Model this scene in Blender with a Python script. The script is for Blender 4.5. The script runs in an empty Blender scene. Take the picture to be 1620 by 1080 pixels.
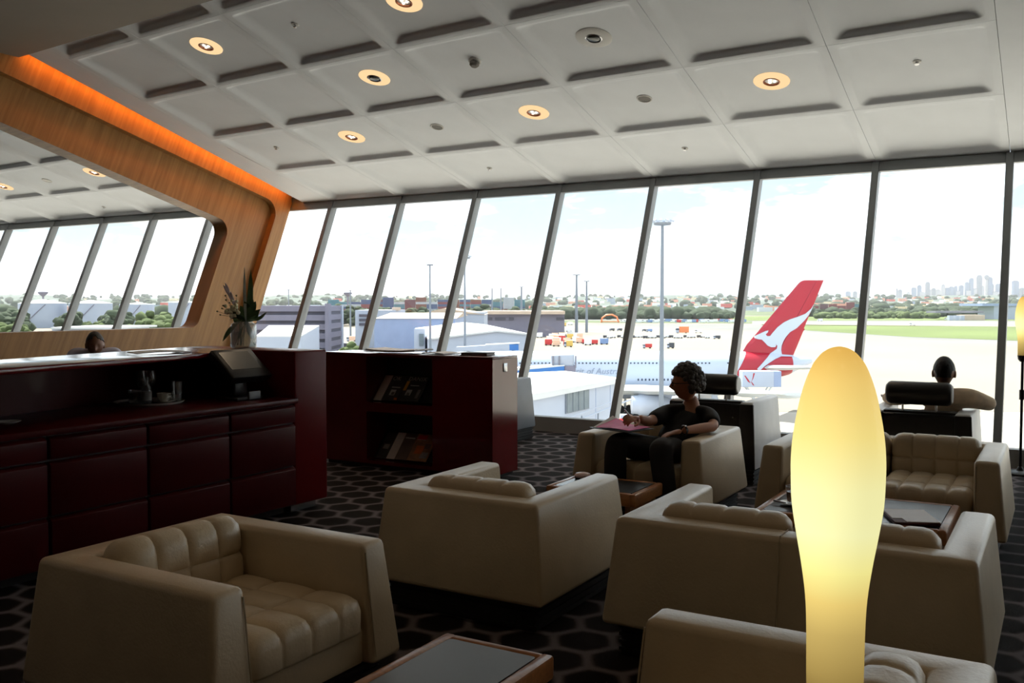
import bpy, bmesh, math, random
from math import sin, cos, pi, radians, sqrt, atan
from mathutils import Vector, Matrix

SC = bpy.context.scene
COL = SC.collection
random.seed(7)

# ------------------------------------------------------------------ camera
YAW, PITCH, FPX, EYE = 0.5322333856, 0.0406929703, 1486.74, 1.4
cd = bpy.data.cameras.new('camera')
cam = bpy.data.objects.new('camera', cd)
COL.objects.link(cam)
cam.location = (0, 0, EYE)
cam.rotation_euler = (pi / 2 - PITCH, 0, YAW)
cd.sensor_width = 36
cd.lens = FPX * 36 / 1620
cd.clip_start, cd.clip_end = 0.05, 30000
SC.camera = cam

# ------------------------------------------------------------------ view, world, sun
SC.view_settings.view_transform = 'Standard'
SC.view_settings.look = 'None'
SC.view_settings.exposure = 1.6
SC.view_settings.gamma = 1.0
SC.view_settings.use_curve_mapping = False
SKY_STRENGTH = 1.75
SUN_STRENGTH = 4.6
HAZE = 0.00006

wd = bpy.data.worlds.new('sky')
SC.world = wd
wd.use_nodes = True
nt = wd.node_tree
nt.nodes.clear()
o_ = nt.nodes.new('ShaderNodeOutputWorld')
bg = nt.nodes.new('ShaderNodeBackground')
tc = nt.nodes.new('ShaderNodeTexCoord')
mp = nt.nodes.new('ShaderNodeMapping')
mp.inputs['Scale'].default_value = (3.0, 3.0, 9.0)
nz = nt.nodes.new('ShaderNodeTexNoise')
nz.inputs['Scale'].default_value = 1.6
nz.inputs['Detail'].default_value = 7
nz.inputs['Roughness'].default_value = 0.62
rp = nt.nodes.new('ShaderNodeValToRGB')
rp.color_ramp.elements[0].position = 0.44
rp.color_ramp.elements[0].color = (0.145, 0.19, 0.225, 1)
rp.color_ramp.elements[1].position = 0.66
rp.color_ramp.elements[1].color = (0.78, 0.80, 0.82, 1)
nt.links.new(tc.outputs['Generated'], mp.inputs['Vector'])
nt.links.new(mp.outputs['Vector'], nz.inputs['Vector'])
nt.links.new(nz.outputs['Fac'], rp.inputs['Fac'])
nt.links.new(rp.outputs['Color'], bg.inputs['Color'])
bg.inputs['Strength'].default_value = SKY_STRENGTH
nt.links.new(bg.outputs['Background'], o_.inputs['Surface'])

sd = bpy.data.lights.new('sun', 'SUN')
sd.energy = SUN_STRENGTH
sd.angle = radians(1.0)
sd.color = (1.0, 0.95, 0.86)
sun = bpy.data.objects.new('sun', sd)
COL.objects.link(sun)
sun.location = (-20, 40, 60)
sdir = Vector((-0.50, 0.42, 1.05)).normalized()      # towards the sun: high, ahead and to the left
sun.rotation_euler = sdir.to_track_quat('Z', 'Y').to_euler()


# ------------------------------------------------------------------ materials
def lin(c):
    return tuple(((x / 255) / 12.92 if x / 255 <= 0.04045 else ((x / 255 + 0.055) / 1.055) ** 2.4) for x in c)


def mat(name, rgb, rough=0.5, metal=0.0, spec=0.5, noise=0.0, nscale=8.0, bump=0.0, bscale=60.0, stretch=(1, 1, 1), srgb=True, coat=0.0):
    m = bpy.data.materials.new(name)
    m.use_nodes = True
    t = m.node_tree
    b = t.nodes['Principled BSDF']
    c = lin(rgb) if srgb else rgb
    b.inputs['Base Color'].default_value = (*c, 1)
    b.inputs['Roughness'].default_value = rough
    b.inputs['Metallic'].default_value = metal
    b.inputs['Specular IOR Level'].default_value = spec
    b.inputs['Coat Weight'].default_value = coat
    b.inputs['Coat Roughness'].default_value = 0.04
    tcn = t.nodes.new('ShaderNodeTexCoord')
    mpn = t.nodes.new('ShaderNodeMapping')
    mpn.inputs['Scale'].default_value = stretch
    t.links.new(tcn.outputs['Object'], mpn.inputs['Vector'])
    if noise > 0:
        n = t.nodes.new('ShaderNodeTexNoise')
        n.inputs['Scale'].default_value = nscale
        n.inputs['Detail'].default_value = 4
        r = t.nodes.new('ShaderNodeValToRGB')
        r.color_ramp.elements[0].position = 0.3
        r.color_ramp.elements[1].position = 0.7
        r.color_ramp.elements[0].color = (*[x * (1 - noise) for x in c], 1)
        r.color_ramp.elements[1].color = (*[min(1, x * (1 + noise)) for x in c], 1)
        t.links.new(mpn.outputs['Vector'], n.inputs['Vector'])
        t.links.new(n.outputs['Fac'], r.inputs['Fac'])
        t.links.new(r.outputs['Color'], b.inputs['Base Color'])
    if bump > 0:
        n2 = t.nodes.new('ShaderNodeTexNoise')
        n2.inputs['Scale'].default_value = bscale
        n2.inputs['Detail'].default_value = 3
        bp = t.nodes.new('ShaderNodeBump')
        bp.inputs['Strength'].default_value = bump
        bp.inputs['Distance'].default_value = 0.01
        t.links.new(mpn.outputs['Vector'], n2.inputs['Vector'])
        t.links.new(n2.outputs['Fac'], bp.inputs['Height'])
        t.links.new(bp.outputs['Normal'], b.inputs['Normal'])
    return m


def emis(name, rgb, strength):
    m = bpy.data.materials.new(name)
    m.use_nodes = True
    t = m.node_tree
    t.nodes.clear()
    o = t.nodes.new('ShaderNodeOutputMaterial')
    e = t.nodes.new('ShaderNodeEmission')
    e.inputs['Color'].default_value = (*rgb, 1)
    e.inputs['Strength'].default_value = strength
    t.links.new(e.outputs[0], o.inputs['Surface'])
    return m


def glass_mat(name, tint=(1, 1, 1), gloss=0.06, rough=0.0, highlight_mix=0.0):
    m = bpy.data.materials.new(name)
    m.use_nodes = True
    t = m.node_tree
    t.nodes.clear()
    o = t.nodes.new('ShaderNodeOutputMaterial')
    tr = t.nodes.new('ShaderNodeBsdfTransparent')
    tr.inputs['Color'].default_value = (*tint, 1)
    g = t.nodes.new('ShaderNodeBsdfGlossy')
    g.inputs['Roughness'].default_value = rough
    mx = t.nodes.new('ShaderNodeMixShader')
    lw = t.nodes.new('ShaderNodeFresnel')
    n_ = 1.0 + gloss * 7
    ge = t.nodes.new('ShaderNodeNewGeometry')            # leaving the sheet the index is the inverse
    mi_ = t.nodes.new('ShaderNodeMapRange')
    mi_.inputs[3].default_value, mi_.inputs[4].default_value = n_, 1 / n_
    t.links.new(ge.outputs['Backfacing'], mi_.inputs[0])
    t.links.new(mi_.outputs[0], lw.inputs['IOR'])
    t.links.new(lw.outputs[0], mx.inputs[0])
    t.links.new(tr.outputs[0], mx.inputs[1])
    t.links.new(g.outputs[0], mx.inputs[2])
    if highlight_mix > 0:                                         # pale diffuse share standing in for window highlights on the glass
        df = t.nodes.new('ShaderNodeBsdfDiffuse')
        df.inputs['Color'].default_value = (0.8, 0.82, 0.85, 1)
        m2 = t.nodes.new('ShaderNodeMixShader'); m2.inputs[0].default_value = highlight_mix
        t.links.new(mx.outputs[0], m2.inputs[1]); t.links.new(df.outputs[0], m2.inputs[2])
        mx = m2
    t.links.new(mx.outputs[0], o.inputs['Surface'])
    return m


M = {}
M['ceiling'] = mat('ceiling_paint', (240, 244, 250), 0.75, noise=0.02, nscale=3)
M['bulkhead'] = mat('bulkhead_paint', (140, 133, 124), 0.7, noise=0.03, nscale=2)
M['mullion'] = mat('mullion_aluminium', (128, 130, 132), 0.45, 0.2, noise=0.05, nscale=5)
M['sill'] = mat('sill_paint', (105, 102, 98), 0.5, noise=0.05, nscale=5)
M['pane'] = glass_mat('window_glass', (0.97, 0.985, 0.98), 0.05)
M['leather'] = mat('cream_leather', (200, 181, 152), 0.36, 0, 0.45, noise=0.06, nscale=6, bump=0.12, bscale=90)
M['seam'] = mat('leather_piping', (176, 160, 134), 0.5, noise=0.05)
M['black_leather'] = mat('black_leather', (30, 28, 27), 0.42, 0, 0.4, noise=0.1, nscale=8, bump=0.1, bscale=80)
M['plinth'] = mat('dark_plinth', (26, 22, 20), 0.6, noise=0.15, nscale=6)
M['red_lacquer'] = mat('burgundy_lacquer', (98, 15, 18), 0.12, 0, 0.5, noise=0.06, nscale=3, coat=0.12)
M['red_satin'] = mat('burgundy_satin', (64, 8, 10), 0.36, 0, 0.10, noise=0.06, nscale=3, coat=0.05)
M['red_pier'] = mat('burgundy_pier', (96, 14, 17), 0.3, 0, 0.14, noise=0.06, nscale=3)
M['red_dark'] = mat('burgundy_shadow_gap', (22, 6, 8), 0.5, noise=0.1)
M['niche'] = mat('black_laminate', (22, 22, 24), 0.4, noise=0.1)
M['wall'] = mat('dark_timber_wall', (56, 46, 38), 0.7, noise=0.04, nscale=2)
M['table_wood'] = mat('walnut_edging', (160, 104, 62), 0.3, 0, 0.4, noise=0.22, nscale=5, stretch=(2, 14, 14))
M['table_inset'] = mat('dark_table_inset', (40, 40, 44), 0.3, 0, 0.5, noise=0.08, nscale=4)
M['chrome'] = mat('brushed_steel', (190, 190, 192), 0.25, 0.9, noise=0.05)
M['black_metal'] = mat('black_metal', (22, 20, 20), 0.4, 0.3, noise=0.1)
M['black_plastic'] = mat('black_plastic', (20, 20, 22), 0.35, 0, 0.4, noise=0.1)
M['screen'] = mat('switched_off_screen', (66, 66, 62), 0.22, 0, 0.5, noise=0.06)
M['white_paper'] = mat('white_paper', (240, 240, 245), 0.7, noise=0.03, nscale=14)
M['grey_print'] = mat('grey_print', (140, 138, 136), 0.7, noise=0.2, nscale=30)
M['pink_page'] = mat('pink_page', (232, 110, 170), 0.6, noise=0.1, nscale=14)
M['china'] = mat('white_china', (226, 220, 208), 0.25, noise=0.02)
M['drink'] = mat('dark_drink', (40, 14, 10), 0.1, noise=0.1)
M['tea'] = mat('milky_coffee', (150, 92, 44), 0.25, noise=0.1)
M['clear_glass'] = glass_mat('drinking_glass', (0.95, 0.96, 0.97), 0.12, highlight_mix=0.07)
M['vase_glass'] = glass_mat('vase_glass', (0.93, 0.95, 0.96), 0.13, highlight_mix=0.12)
M['water'] = glass_mat('vase_water', (0.88, 0.92, 0.92), 0.05)
M['skin_tan'] = mat('skin_tan', (176, 118, 88), 0.5, noise=0.06, nscale=9)
M['skin_brown'] = mat('skin_brown', (120, 78, 56), 0.5, noise=0.06, nscale=9)
M['hair_grey'] = mat('dark_grey_hair', (78, 73, 70), 0.6, noise=0.35, nscale=30, bump=0.5, bscale=40)
M['hair_black'] = mat('black_hair', (20, 18, 18), 0.6, noise=0.3, nscale=30, bump=0.4, bscale=50)
M['black_cloth'] = mat('black_cotton', (26, 27, 29), 0.85, noise=0.2, nscale=10, bump=0.2, bscale=30)
M['dark_trousers'] = mat('dark_trousers', (28, 26, 27), 0.85, noise=0.2, nscale=10)
M['beige_shirt'] = mat('beige_shirt', (226, 200, 168), 0.85, noise=0.15, nscale=12, bump=0.5, bscale=18)
M['pale_shirt'] = mat('pale_blue_shirt', (180, 184, 206), 0.85, noise=0.06, nscale=10)
M['leaf_dark'] = mat('dark_leaf', (74, 104, 66), 0.5, noise=0.3, nscale=20)
M['leaf_pale'] = mat('silvery_leaf', (196, 210, 204), 0.5, noise=0.2, nscale=20)
M['flower'] = mat('cream_flower', (240, 234, 200), 0.7, noise=0.2, nscale=40)
M['flower_mauve'] = mat('mauve_flower', (232, 222, 234), 0.7, noise=0.2, nscale=40)
M['bud'] = mat('brown_bud', (116, 108, 66), 0.6, noise=0.2, nscale=40)


def wood_material():
    m = bpy.data.materials.new('honey_veneer')
    m.use_nodes = True
    t = m.node_tree
    b = t.nodes['Principled BSDF']
    b.inputs['Roughness'].default_value = 0.42
    b.inputs['Specular IOR Level'].default_value = 0.35
    tcn = t.nodes.new('ShaderNodeTexCoord')
    mp1 = t.nodes.new('ShaderNodeMapping')          # grain runs along the lean of the windows
    mp1.inputs['Rotation'].default_value = (radians(22.7), 0, 0)
    mp2 = t.nodes.new('ShaderNodeMapping')
    mp2.inputs['Scale'].default_value = (3, 16, 0.7)
    n = t.nodes.new('ShaderNodeTexNoise')
    n.inputs['Scale'].default_value = 1.3
    n.inputs['Detail'].default_value = 8
    n.inputs['Roughness'].default_value = 0.6
    r = t.nodes.new('ShaderNodeValToRGB')
    r.color_ramp.elements[0].position = 0.3
    r.color_ramp.elements[0].color = (*lin((146, 102, 56)), 1)
    r.color_ramp.elements[1].position = 0.7
    r.color_ramp.elements[1].color = (*lin((180, 134, 78)), 1)
    # leaves of veneer, one slightly different from the next
    sx = t.nodes.new('ShaderNodeSeparateXYZ')
    ml = t.nodes.new('ShaderNodeMath'); ml.operation = 'MULTIPLY'; ml.inputs[1].default_value = 1 / 0.62
    fl = t.nodes.new('ShaderNodeMath'); fl.operation = 'FLOOR'
    wn = t.nodes.new('ShaderNodeTexWhiteNoise'); wn.noise_dimensions = '1D'
    mr = t.nodes.new('ShaderNodeMapRange'); mr.inputs[3].default_value = 0.9; mr.inputs[4].default_value = 1.06
    mul = t.nodes.new('ShaderNodeMix'); mul.data_type = 'RGBA'; mul.blend_type = 'MULTIPLY'; mul.inputs[0].default_value = 1
    t.links.new(tcn.outputs['Object'], mp1.inputs['Vector'])
    t.links.new(mp1.outputs['Vector'], mp2.inputs['Vector'])
    t.links.new(mp2.outputs['Vector'], n.inputs['Vector'])
    t.links.new(n.outputs['Fac'], r.inputs['Fac'])
    t.links.new(mp1.outputs['Vector'], sx.inputs[0])
    t.links.new(sx.outputs['Y'], ml.inputs[0]); t.links.new(ml.outputs[0], fl.inputs[0])
    t.links.new(fl.outputs[0], wn.inputs['W']); t.links.new(wn.outputs['Value'], mr.inputs[0])
    t.links.new(r.outputs['Color'], mul.inputs[6]); t.links.new(mr.outputs[0], mul.inputs[7])
    t.links.new(mul.outputs[2], b.inputs['Base Color'])
    return m


M['wood'] = wood_material()


def carpet_material():
    """hexagon carpet: near-black cells in a soft grey net"""
    m = bpy.data.materials.new('hexagon_carpet')
    m.use_nodes = True
    t = m.node_tree
    b = t.nodes['Principled BSDF']
    b.inputs['Roughness'].default_value = 0.95
    b.inputs['Specular IOR Level'].default_value = 0.1
    L = t.links.new

    def vm(op, a, bb=None, out=0):
        n = t.nodes.new('ShaderNodeVectorMath'); n.operation = op
        for i, s in enumerate((a, bb)):
            if s is None: continue
            if isinstance(s, tuple): n.inputs[i].default_value = s
            else: L(s, n.inputs[i])
        return n.outputs[1] if op in ('DOT_PRODUCT', 'LENGTH') else n.outputs[0]

    def mm(op, a, bb=None):
        n = t.nodes.new('ShaderNodeMath'); n.operation = op
        for i, s in enumerate((a, bb)):
            if s is None: continue
            if isinstance(s, (int, float)): n.inputs[i].default_value = s
            else: L(s, n.inputs[i])
        return n.outputs[0]
    tcn = t.nodes.new('ShaderNodeTexCoord')
    mpn = t.nodes.new('ShaderNodeMapping')
    mpn.inputs['Rotation'].default_value = (0, 0, pi / 2)
    S = 1 / 0.245
    mpn.inputs['Scale'].default_value = (S, S, 0)
    mpn.inputs['Location'].default_value = (100.15, 173.2, 0)
    L(tcn.outputs['Object'], mpn.inputs['Vector'])
    p = mpn.outputs['Vector']
    R, Hh = (1.0, 1.7320508, 1.0), (0.5, 0.8660254, 0.0)
    a = vm('SUBTRACT', vm('MODULO', p, R), Hh)
    c = vm('SUBTRACT', vm('MODULO', vm('SUBTRACT', p, Hh), R), Hh)
    da, dc = vm('DOT_PRODUCT', a, a), vm('DOT_PRODUCT', c, c)
    k = mm('LESS_THAN', da, dc)
    mx = t.nodes.new('ShaderNodeMix'); mx.data_type = 'VECTOR'
    L(k, mx.inputs[0]); L(c, mx.inputs[4]); L(a, mx.inputs[5])
    g = vm('ABSOLUTE', mx.outputs[1])
    d1 = vm('DOT_PRODUCT', g, (0.5, 0.8660254, 0))
    sx = t.nodes.new('ShaderNodeSeparateXYZ'); L(g, sx.inputs[0])
    hexd = mm('MAXIMUM', sx.outputs[0], d1)
    rad = vm('LENGTH', g)
    dd = mm('ADD', mm('MULTIPLY', hexd, 0.6), mm('MULTIPLY', rad, 0.36))
    nz_ = t.nodes.new('ShaderNodeTexNoise'); nz_.inputs['Scale'].default_value = 60; nz_.inputs['Detail'].default_value = 2
    L(tcn.outputs['Object'], nz_.inputs['Vector'])
    dn = mm('ADD', dd, mm('MULTIPLY', mm('SUBTRACT', nz_.outputs['Fac'], 0.5), 0.03))
    r = t.nodes.new('ShaderNodeValToRGB')
    e = r.color_ramp.elements
    e[0].position = 0.33; e[0].color = (*lin((26, 21, 20)), 1)
    e[1].position = 0.46; e[1].color = (*lin((106, 98, 99)), 1)
    x = e.new(0.375); x.color = (*lin((38, 32, 31)), 1)
    L(dn, r.inputs['Fac'])
    L(r.outputs['Color'], b.inputs['Base Color'])
    bp = t.nodes.new('ShaderNodeBump'); bp.inputs['Strength'].default_value = 0.4; bp.inputs['Distance'].default_value = 0.01
    n3 = t.nodes.new('ShaderNodeTexNoise'); n3.inputs['Scale'].default_value = 250
    L(tcn.outputs['Object'], n3.inputs['Vector'])
    L(n3.outputs['Fac'], bp.inputs['Height']); L(bp.outputs['Normal'], b.inputs['Normal'])
    return m


M['carpet'] = carpet_material()


# ------------------------------------------------------------------ mesh helpers
class MB:
    def __init__(s):
        s.bm = bmesh.new()

    def _new(s, f0, mi):
        for f in list(s.bm.faces)[f0:]:
            f.material_index = mi

    def box(s, c, size, rot=None, mi=0, bevel=0.0, seg=2, top=None, shift=(0, 0)):
        """box centred at c; top=(fx, fy) scales the upper face, shift moves it"""
        b2 = bmesh.new()
        hx, hy, hz = [x / 2 for x in size]
        fx, fy = top if top else (1, 1)
        P = [(-hx, -hy, -hz), (hx, -hy, -hz), (hx, hy, -hz), (-hx, hy, -hz)]
        P += [(x * fx + shift[0], y * fy + shift[1], hz) for x, y, z in P]
        v = [b2.verts.new(p) for p in P]
        for q in ((3, 2, 1, 0), (4, 5, 6, 7), (0, 1, 5, 4), (1, 2, 6, 5), (2, 3, 7, 6), (3, 0, 4, 7)):
            b2.faces.new([v[i] for i in q])
        if bevel > 0:
            bmesh.ops.bevel(b2, geom=list(b2.edges), offset=bevel, segments=seg, profile=0.5, affect='EDGES')
        mt = Matrix.Translation(c)
        if rot is not None:
            mt = mt @ (rot.to_matrix().to_4x4() if hasattr(rot, 'to_matrix') else rot)
        b2.transform(mt)
        return s.absorb(b2, mi)

    def absorb(s, b2, mi=None):
        vm = {}
        for v in b2.verts:
            vm[v] = s.bm.verts.new(v.co)
        for f in b2.faces:
            try:
                nf = s.bm.faces.new([vm[v] for v in f.verts])
                nf.material_index = f.material_index if mi is None else mi
            except ValueError:
                pass
        b2.free()
        return s

    def prism(s, pts, vec, mi=0, bevel=0.0, seg=2):
        """polygon pts (3-D) swept along vec"""
        b2 = bmesh.new()
        vec = Vector(vec)
        a = [b2.verts.new(p) for p in pts]
        b = [b2.verts.new(Vector(p) + vec) for p in pts]
        n = len(pts)
        b2.faces.new(a)
        b2.faces.new(b[::-1])
        for i in range(n):
            b2.faces.new([a[i], b[i], b[(i + 1) % n], a[(i + 1) % n]][::-1])
        bmesh.ops.recalc_face_normals(b2, faces=b2.faces)
        if bevel > 0:
            bmesh.ops.bevel(b2, geom=list(b2.edges), offset=bevel, segments=seg, profile=0.5, affect='EDGES')
        return s.absorb(b2, mi)

    def tube(s, pts, r, seg=8, mi=0, cap=True):
        """round tube along pts, radius r (number or list)"""
        pts = [Vector(p) for p in pts]
        rr = r if isinstance(r, (list, tuple)) else [r] * len(pts)
        rings = []
        up = None
        for i, p in enumerate(pts):
            t = (pts[min(i + 1, len(pts) - 1)] - pts[max(i - 1, 0)]).normalized()
            if up is None:
                up = t.orthogonal().normalized()
            u = (up - t * up.dot(t)).normalized()
            up = u
            w = t.cross(u)
            rings.append([s.bm.verts.new(p + (u * cos(2 * pi * k / seg) + w * sin(2 * pi * k / seg)) * rr[i]) for k in range(seg)])
        for a, b in zip(rings, rings[1:]):
            for k in range(seg):
                f = s.bm.faces.new([a[k], a[(k + 1) % seg], b[(k + 1) % seg], b[k]])
                f.material_index = mi
        if cap:
            s.bm.faces.new(rings[0][::-1]).material_index = mi
            s.bm.faces.new(rings[-1]).material_index = mi
        return s

    def lathe(s, prof, seg=24, o=(0, 0, 0), mi=0, axis=None):
        """profile [(r, z)] turned about z"""
        rot = axis if axis is not None else Matrix.Identity(3)
        o = Vector(o)
        rings = []
        for r, z in prof:
            if r < 1e-6:
                rings.append([s.bm.verts.new(o + rot @ Vector((0, 0, z)))])
            else:
                rings.append([s.bm.verts.new(o + rot @ Vector((r * cos(2 * pi * k / seg), r * sin(2 * pi * k / seg), z))) for k in range(seg)])
        for a, b in zip(rings, rings[1:]):
            for k in range(seg):
                k2 = (k + 1) % seg
                if len(a) == 1 and len(b) == 1: continue
                if len(a) == 1: vs = [a[0], b[k2], b[k]]
                elif len(b) == 1: vs = [a[k], a[k2], b[0]]
                else: vs = [a[k], a[k2], b[k2], b[k]]
                s.bm.faces.new(vs).material_index = mi
        return s

    def ball(s, c, r, sub=2, mi=0, rot=None, jig=0.0, rnd=random):
        b2 = bmesh.new()
        bmesh.ops.create_icosphere(b2, subdivisions=sub, radius=1)
        rx, ry, rz = r if isinstance(r, (tuple, list)) else (r, r, r)
        for v in b2.verts:
            k = 1 + (rnd.random() - 0.5) * 2 * jig
            v.co = Vector((v.co.x * rx * k, v.co.y * ry * k, v.co.z * rz * k))
        if rot is not None:
            b2.transform(rot.to_4x4())
        b2.transform(Matrix.Translation(c))
        return s.absorb(b2, mi)

    def quad(s, pts, mi=0):
        f = s.bm.faces.new([s.bm.verts.new(p) for p in pts])
        f.material_index = mi
        return s

    def build(s, name, m, parent=None, smooth=35, loc=None, label=None, kind=None):
        bm = s.bm
        bm.normal_update()
        if smooth:
            a = radians(smooth)
            for e in bm.edges:
                if len(e.link_faces) == 2 and e.calc_face_angle(0) > a:
                    e.smooth = False
            for f in bm.faces:
                f.smooth = True
        me = bpy.data.meshes.new(name)
        bm.to_mesh(me)
        bm.free()
        for x in (m if isinstance(m, (list, tuple)) else [m]):
            me.materials.append(x)
        o = bpy.data.objects.new(name, me)
        COL.objects.link(o)
        if parent is not None:
            o.parent = parent
        if loc is not None:
            o.location = loc
        if label: o['label'] = label
        if kind: o['kind'] = kind
        return o


def tag(o, label, cat, group=None):
    o['label'] = label
    o['category'] = cat
    if group: o['group'] = group
    return o


def thing(name, label, cat, loc=(0, 0, 0), rotz=0.0, group=None):
    o = bpy.data.objects.new(name, None)
    o.empty_display_size = 0.1
    COL.objects.link(o)
    o.location = loc
    o.rotation_euler = (0, 0, rotz)
    return tag(o, label, cat, group)


def struct(name, loc=(0, 0, 0)):
    o = bpy.data.objects.new(name, None)
    o.empty_display_size = 0.1
    COL.objects.link(o)
    o.location = loc
    o['kind'] = 'structure'
    return o


def dup(root, loc, rotz=None, label=None, group=None):
    r = root.copy(); COL.objects.link(r)
    r.location = loc
    if rotz is not None: r.rotation_euler = (0, 0, rotz)
    if label: r['label'] = label
    if group: r['group'] = group
    for ch in list(root.children):
        c = ch.copy(); COL.objects.link(c); c.parent = r
        for g in list(ch.children):
            d = g.copy(); COL.objects.link(d); d.parent = c
    return r


def text_mesh(name, body, size, m, parent, loc, rot, shear=0.0, extrude=0.0):
    cu = bpy.data.curves.new(name, 'FONT')
    cu.body = body; cu.size = size; cu.shear = shear; cu.extrude = extrude
    cu.resolution_u = 2
    tmp = bpy.data.objects.new(name, cu)
    COL.objects.link(tmp)
    dg = bpy.context.evaluated_depsgraph_get()
    me = bpy.data.meshes.new_from_object(tmp.evaluated_get(dg))
    bpy.data.objects.remove(tmp); bpy.data.curves.remove(cu)
    me.name = name
    me.materials.clear(); me.materials.append(m)
    o = bpy.data.objects.new(name, me)
    COL.objects.link(o)
    o.parent = parent; o.location = loc; o.rotation_euler = rot
    return o

# ------------------------------------------------------------------ the room shell
Y0, TL, ZT, A_, X0, SL = 9.04447, 0.419089, 2.83766, 1.20933, -0.48782, 0.2847
YT = Y0 + TL * ZT
PHI = math.atan(SL)
ROOM_L, ROOM_R, ROOM_B = -24.0, 13.0, -6.5
BULK_Z = 4.02


def cz(y):
    return ZT + (YT - y) * SL


fl = MB().box(((ROOM_L + ROOM_R) / 2, (ROOM_B + 9.1) / 2, -0.15), (ROOM_R - ROOM_L, 9.1 - ROOM_B, 0.3)).build('floor', M['carpet'], smooth=0)
fl['kind'] = 'structure'
o = MB().box(((ROOM_L + ROOM_R) / 2, ROOM_B - 0.1, 2.2), (ROOM_R - ROOM_L + 0.4, 0.2, 4.4)).build('wall_back', M['wall'], smooth=0)
o['kind'] = 'structure'
for nm, x in (('wall_right', ROOM_R), ('wall_far', ROOM_L - 0.2)):
    o = MB().prism([(x, ROOM_B, 0), (x, Y0, 0), (x, YT, ZT), (x, 3.0, cz(3.0)), (x, ROOM_B, cz(3.0))], (0.2, 0, 0)).build(nm, M['wall'], smooth=0)
    o['kind'] = 'structure'


def rrect(x0, x1, y0, y1, r, z, n=4):
    """rounded rectangle ring, 4*(n+1) points"""
    P = []
    for cx, cy, a0 in ((x1 - r, y1 - r, 0), (x0 + r, y1 - r, pi / 2), (x0 + r, y0 + r, pi), (x1 - r, y0 + r, 1.5 * pi)):
        for i in range(n + 1):
            a = a0 + pi / 2 * i / n
            P.append((cx + r * cos(a), cy + r * sin(a), z))
    return P


# ceiling: backing slab, coffered panels hung below it
ROW = 1.13
PB = ROW / cos(PHI)
bk = MB()
off = 0.13
bk.prism([(ROOM_L, YT + 0.12, cz(YT + 0.12) + off), (ROOM_L, 3.0, cz(3.0) + off), (ROOM_L, 3.0, cz(3.0) + off + 0.3), (ROOM_L, YT + 0.12, cz(YT + 0.12) + off + 0.3)], (ROOM_R - ROOM_L, 0, 0))
bk.prism([(ROOM_L, YT + 0.12, ZT + 0.26), (ROOM_L, YT + 0.12, ZT + 0.38), (ROOM_L, YT + 0.9, ZT + 0.46), (ROOM_L, YT + 0.9, ZT + 0.38)], (ROOM_R - ROOM_L, 0, 0))  # unseen visor added above the glass to keep sun out of the room
bk.prism([(ROOM_L, 3.0, BULK_Z), (ROOM_L, 3.2, BULK_Z), (ROOM_L, 3.2, cz(3.2) + off), (ROOM_L, 3.0, cz(3.0) + off)], (ROOM_R - ROOM_L, 0, 0))
ceiling = bk.build('ceiling', M['ceiling'], smooth=0)
ceiling['kind'] = 'structure'


def coffer_mesh():
    b = MB()
    hx, hy = A_ / 2 - 0.002, PB / 2 - 0.002
    prof = [(0.0, 0.028), (0.0, 0.0), (0.062, 0.0), (0.070, 0.002), (0.085, 0.009), (0.105, 0.022), (0.128, 0.036), (0.150, 0.045), (0.172, 0.049), (0.19, 0.050)]
    rings = []
    for i, (ins, z) in enumerate(prof):
        if i < 2:
            pts = rrect(-hx, hx, -hy, hy, 0.002, z)
        else:
            k = ins - 0.062
            pts = rrect(-hx + 0.062 + k, hx - 0.062 - k, -hy + 0.055 + k * 0.75, hy - 0.058 - k * 0.36, 0.045, z)
        rings.append([b.bm.verts.new(p) for p in pts])
    n = len(rings[0])
    for r0, r1 in zip(rings, rings[1:]):
        for k in range(n):
            b.bm.faces.new([r0[k], r0[(k + 1) % n], r1[(k + 1) % n], r1[k]])
    b.bm.faces.new(rings[-1])
    bmesh.ops.recalc_face_normals(b.bm, faces=b.bm.faces)
    return b




def row_off(j, c):
    """distance of ceiling row line j from the glass; the rows fan slightly as the facade turns"""
    return j * (1.19 - 0.02 * min(c, 12)) - 0.014 * j * j


def col_x(c, off):
    return X0 - A_ * c * (1.02 if c > 7.5 else 1 + 0.019 * min(1.0, off / 1.5))


for k in list(range(7)) + list(range(8, 19)):
    for j in range(5):
        cc = k + 0.5
        yc = YT - row_off(j + 0.5, cc)
        xc = col_x(cc, row_off(j + 0.5, cc))
        m_ = coffer_mesh()
        for v in m_.bm.verts:
            u_, w_ = v.co.x / A_, v.co.y / PB
            c_ = cc - u_
            of = row_off(j + 0.5 - w_, c_)
            v.co.x = col_x(c_, of) - xc
            v.co.y = (YT - of - yc) / cos(PHI)
        c = m_.build('ceiling_panel', M['ceiling'], ceiling, smooth=40)
        c.location = (xc, yc, cz(yc))
        c.rotation_euler = (-PHI, 0, 0)


def slope_plate(name, x0, x1, ya, yb, th=0.03, m='ceiling'):
    b = MB().prism([(x0, ya, cz(ya)), (x0, yb, cz(yb)), (x0, yb, cz(yb) + th), (x0, ya, cz(ya) + th)], (x1 - x0, 0, 0))
    return b.build(name, M[m], ceiling, smooth=0)


slope_plate('plain_panel', X0 + 0.002, 3.2, YT, YT - ROW * 5)
slope_plate('plain_panel', 3.204, ROOM_R, YT, YT - ROW * 5)
xa, xb = col_x(7, 0) - 0.003, col_x(7, 1.5) - 0.003
y5 = YT - row_off(5, 7)
MB().prism([(x_, y_, cz(y_)) for x_, y_ in ((-9.50, YT), (xa, YT), (xb, YT - 1.5), (xb, y5), (-9.50, y5))], (0, 0, 0.03)).build('plain_panel', M['ceiling'], ceiling, smooth=0)

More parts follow.
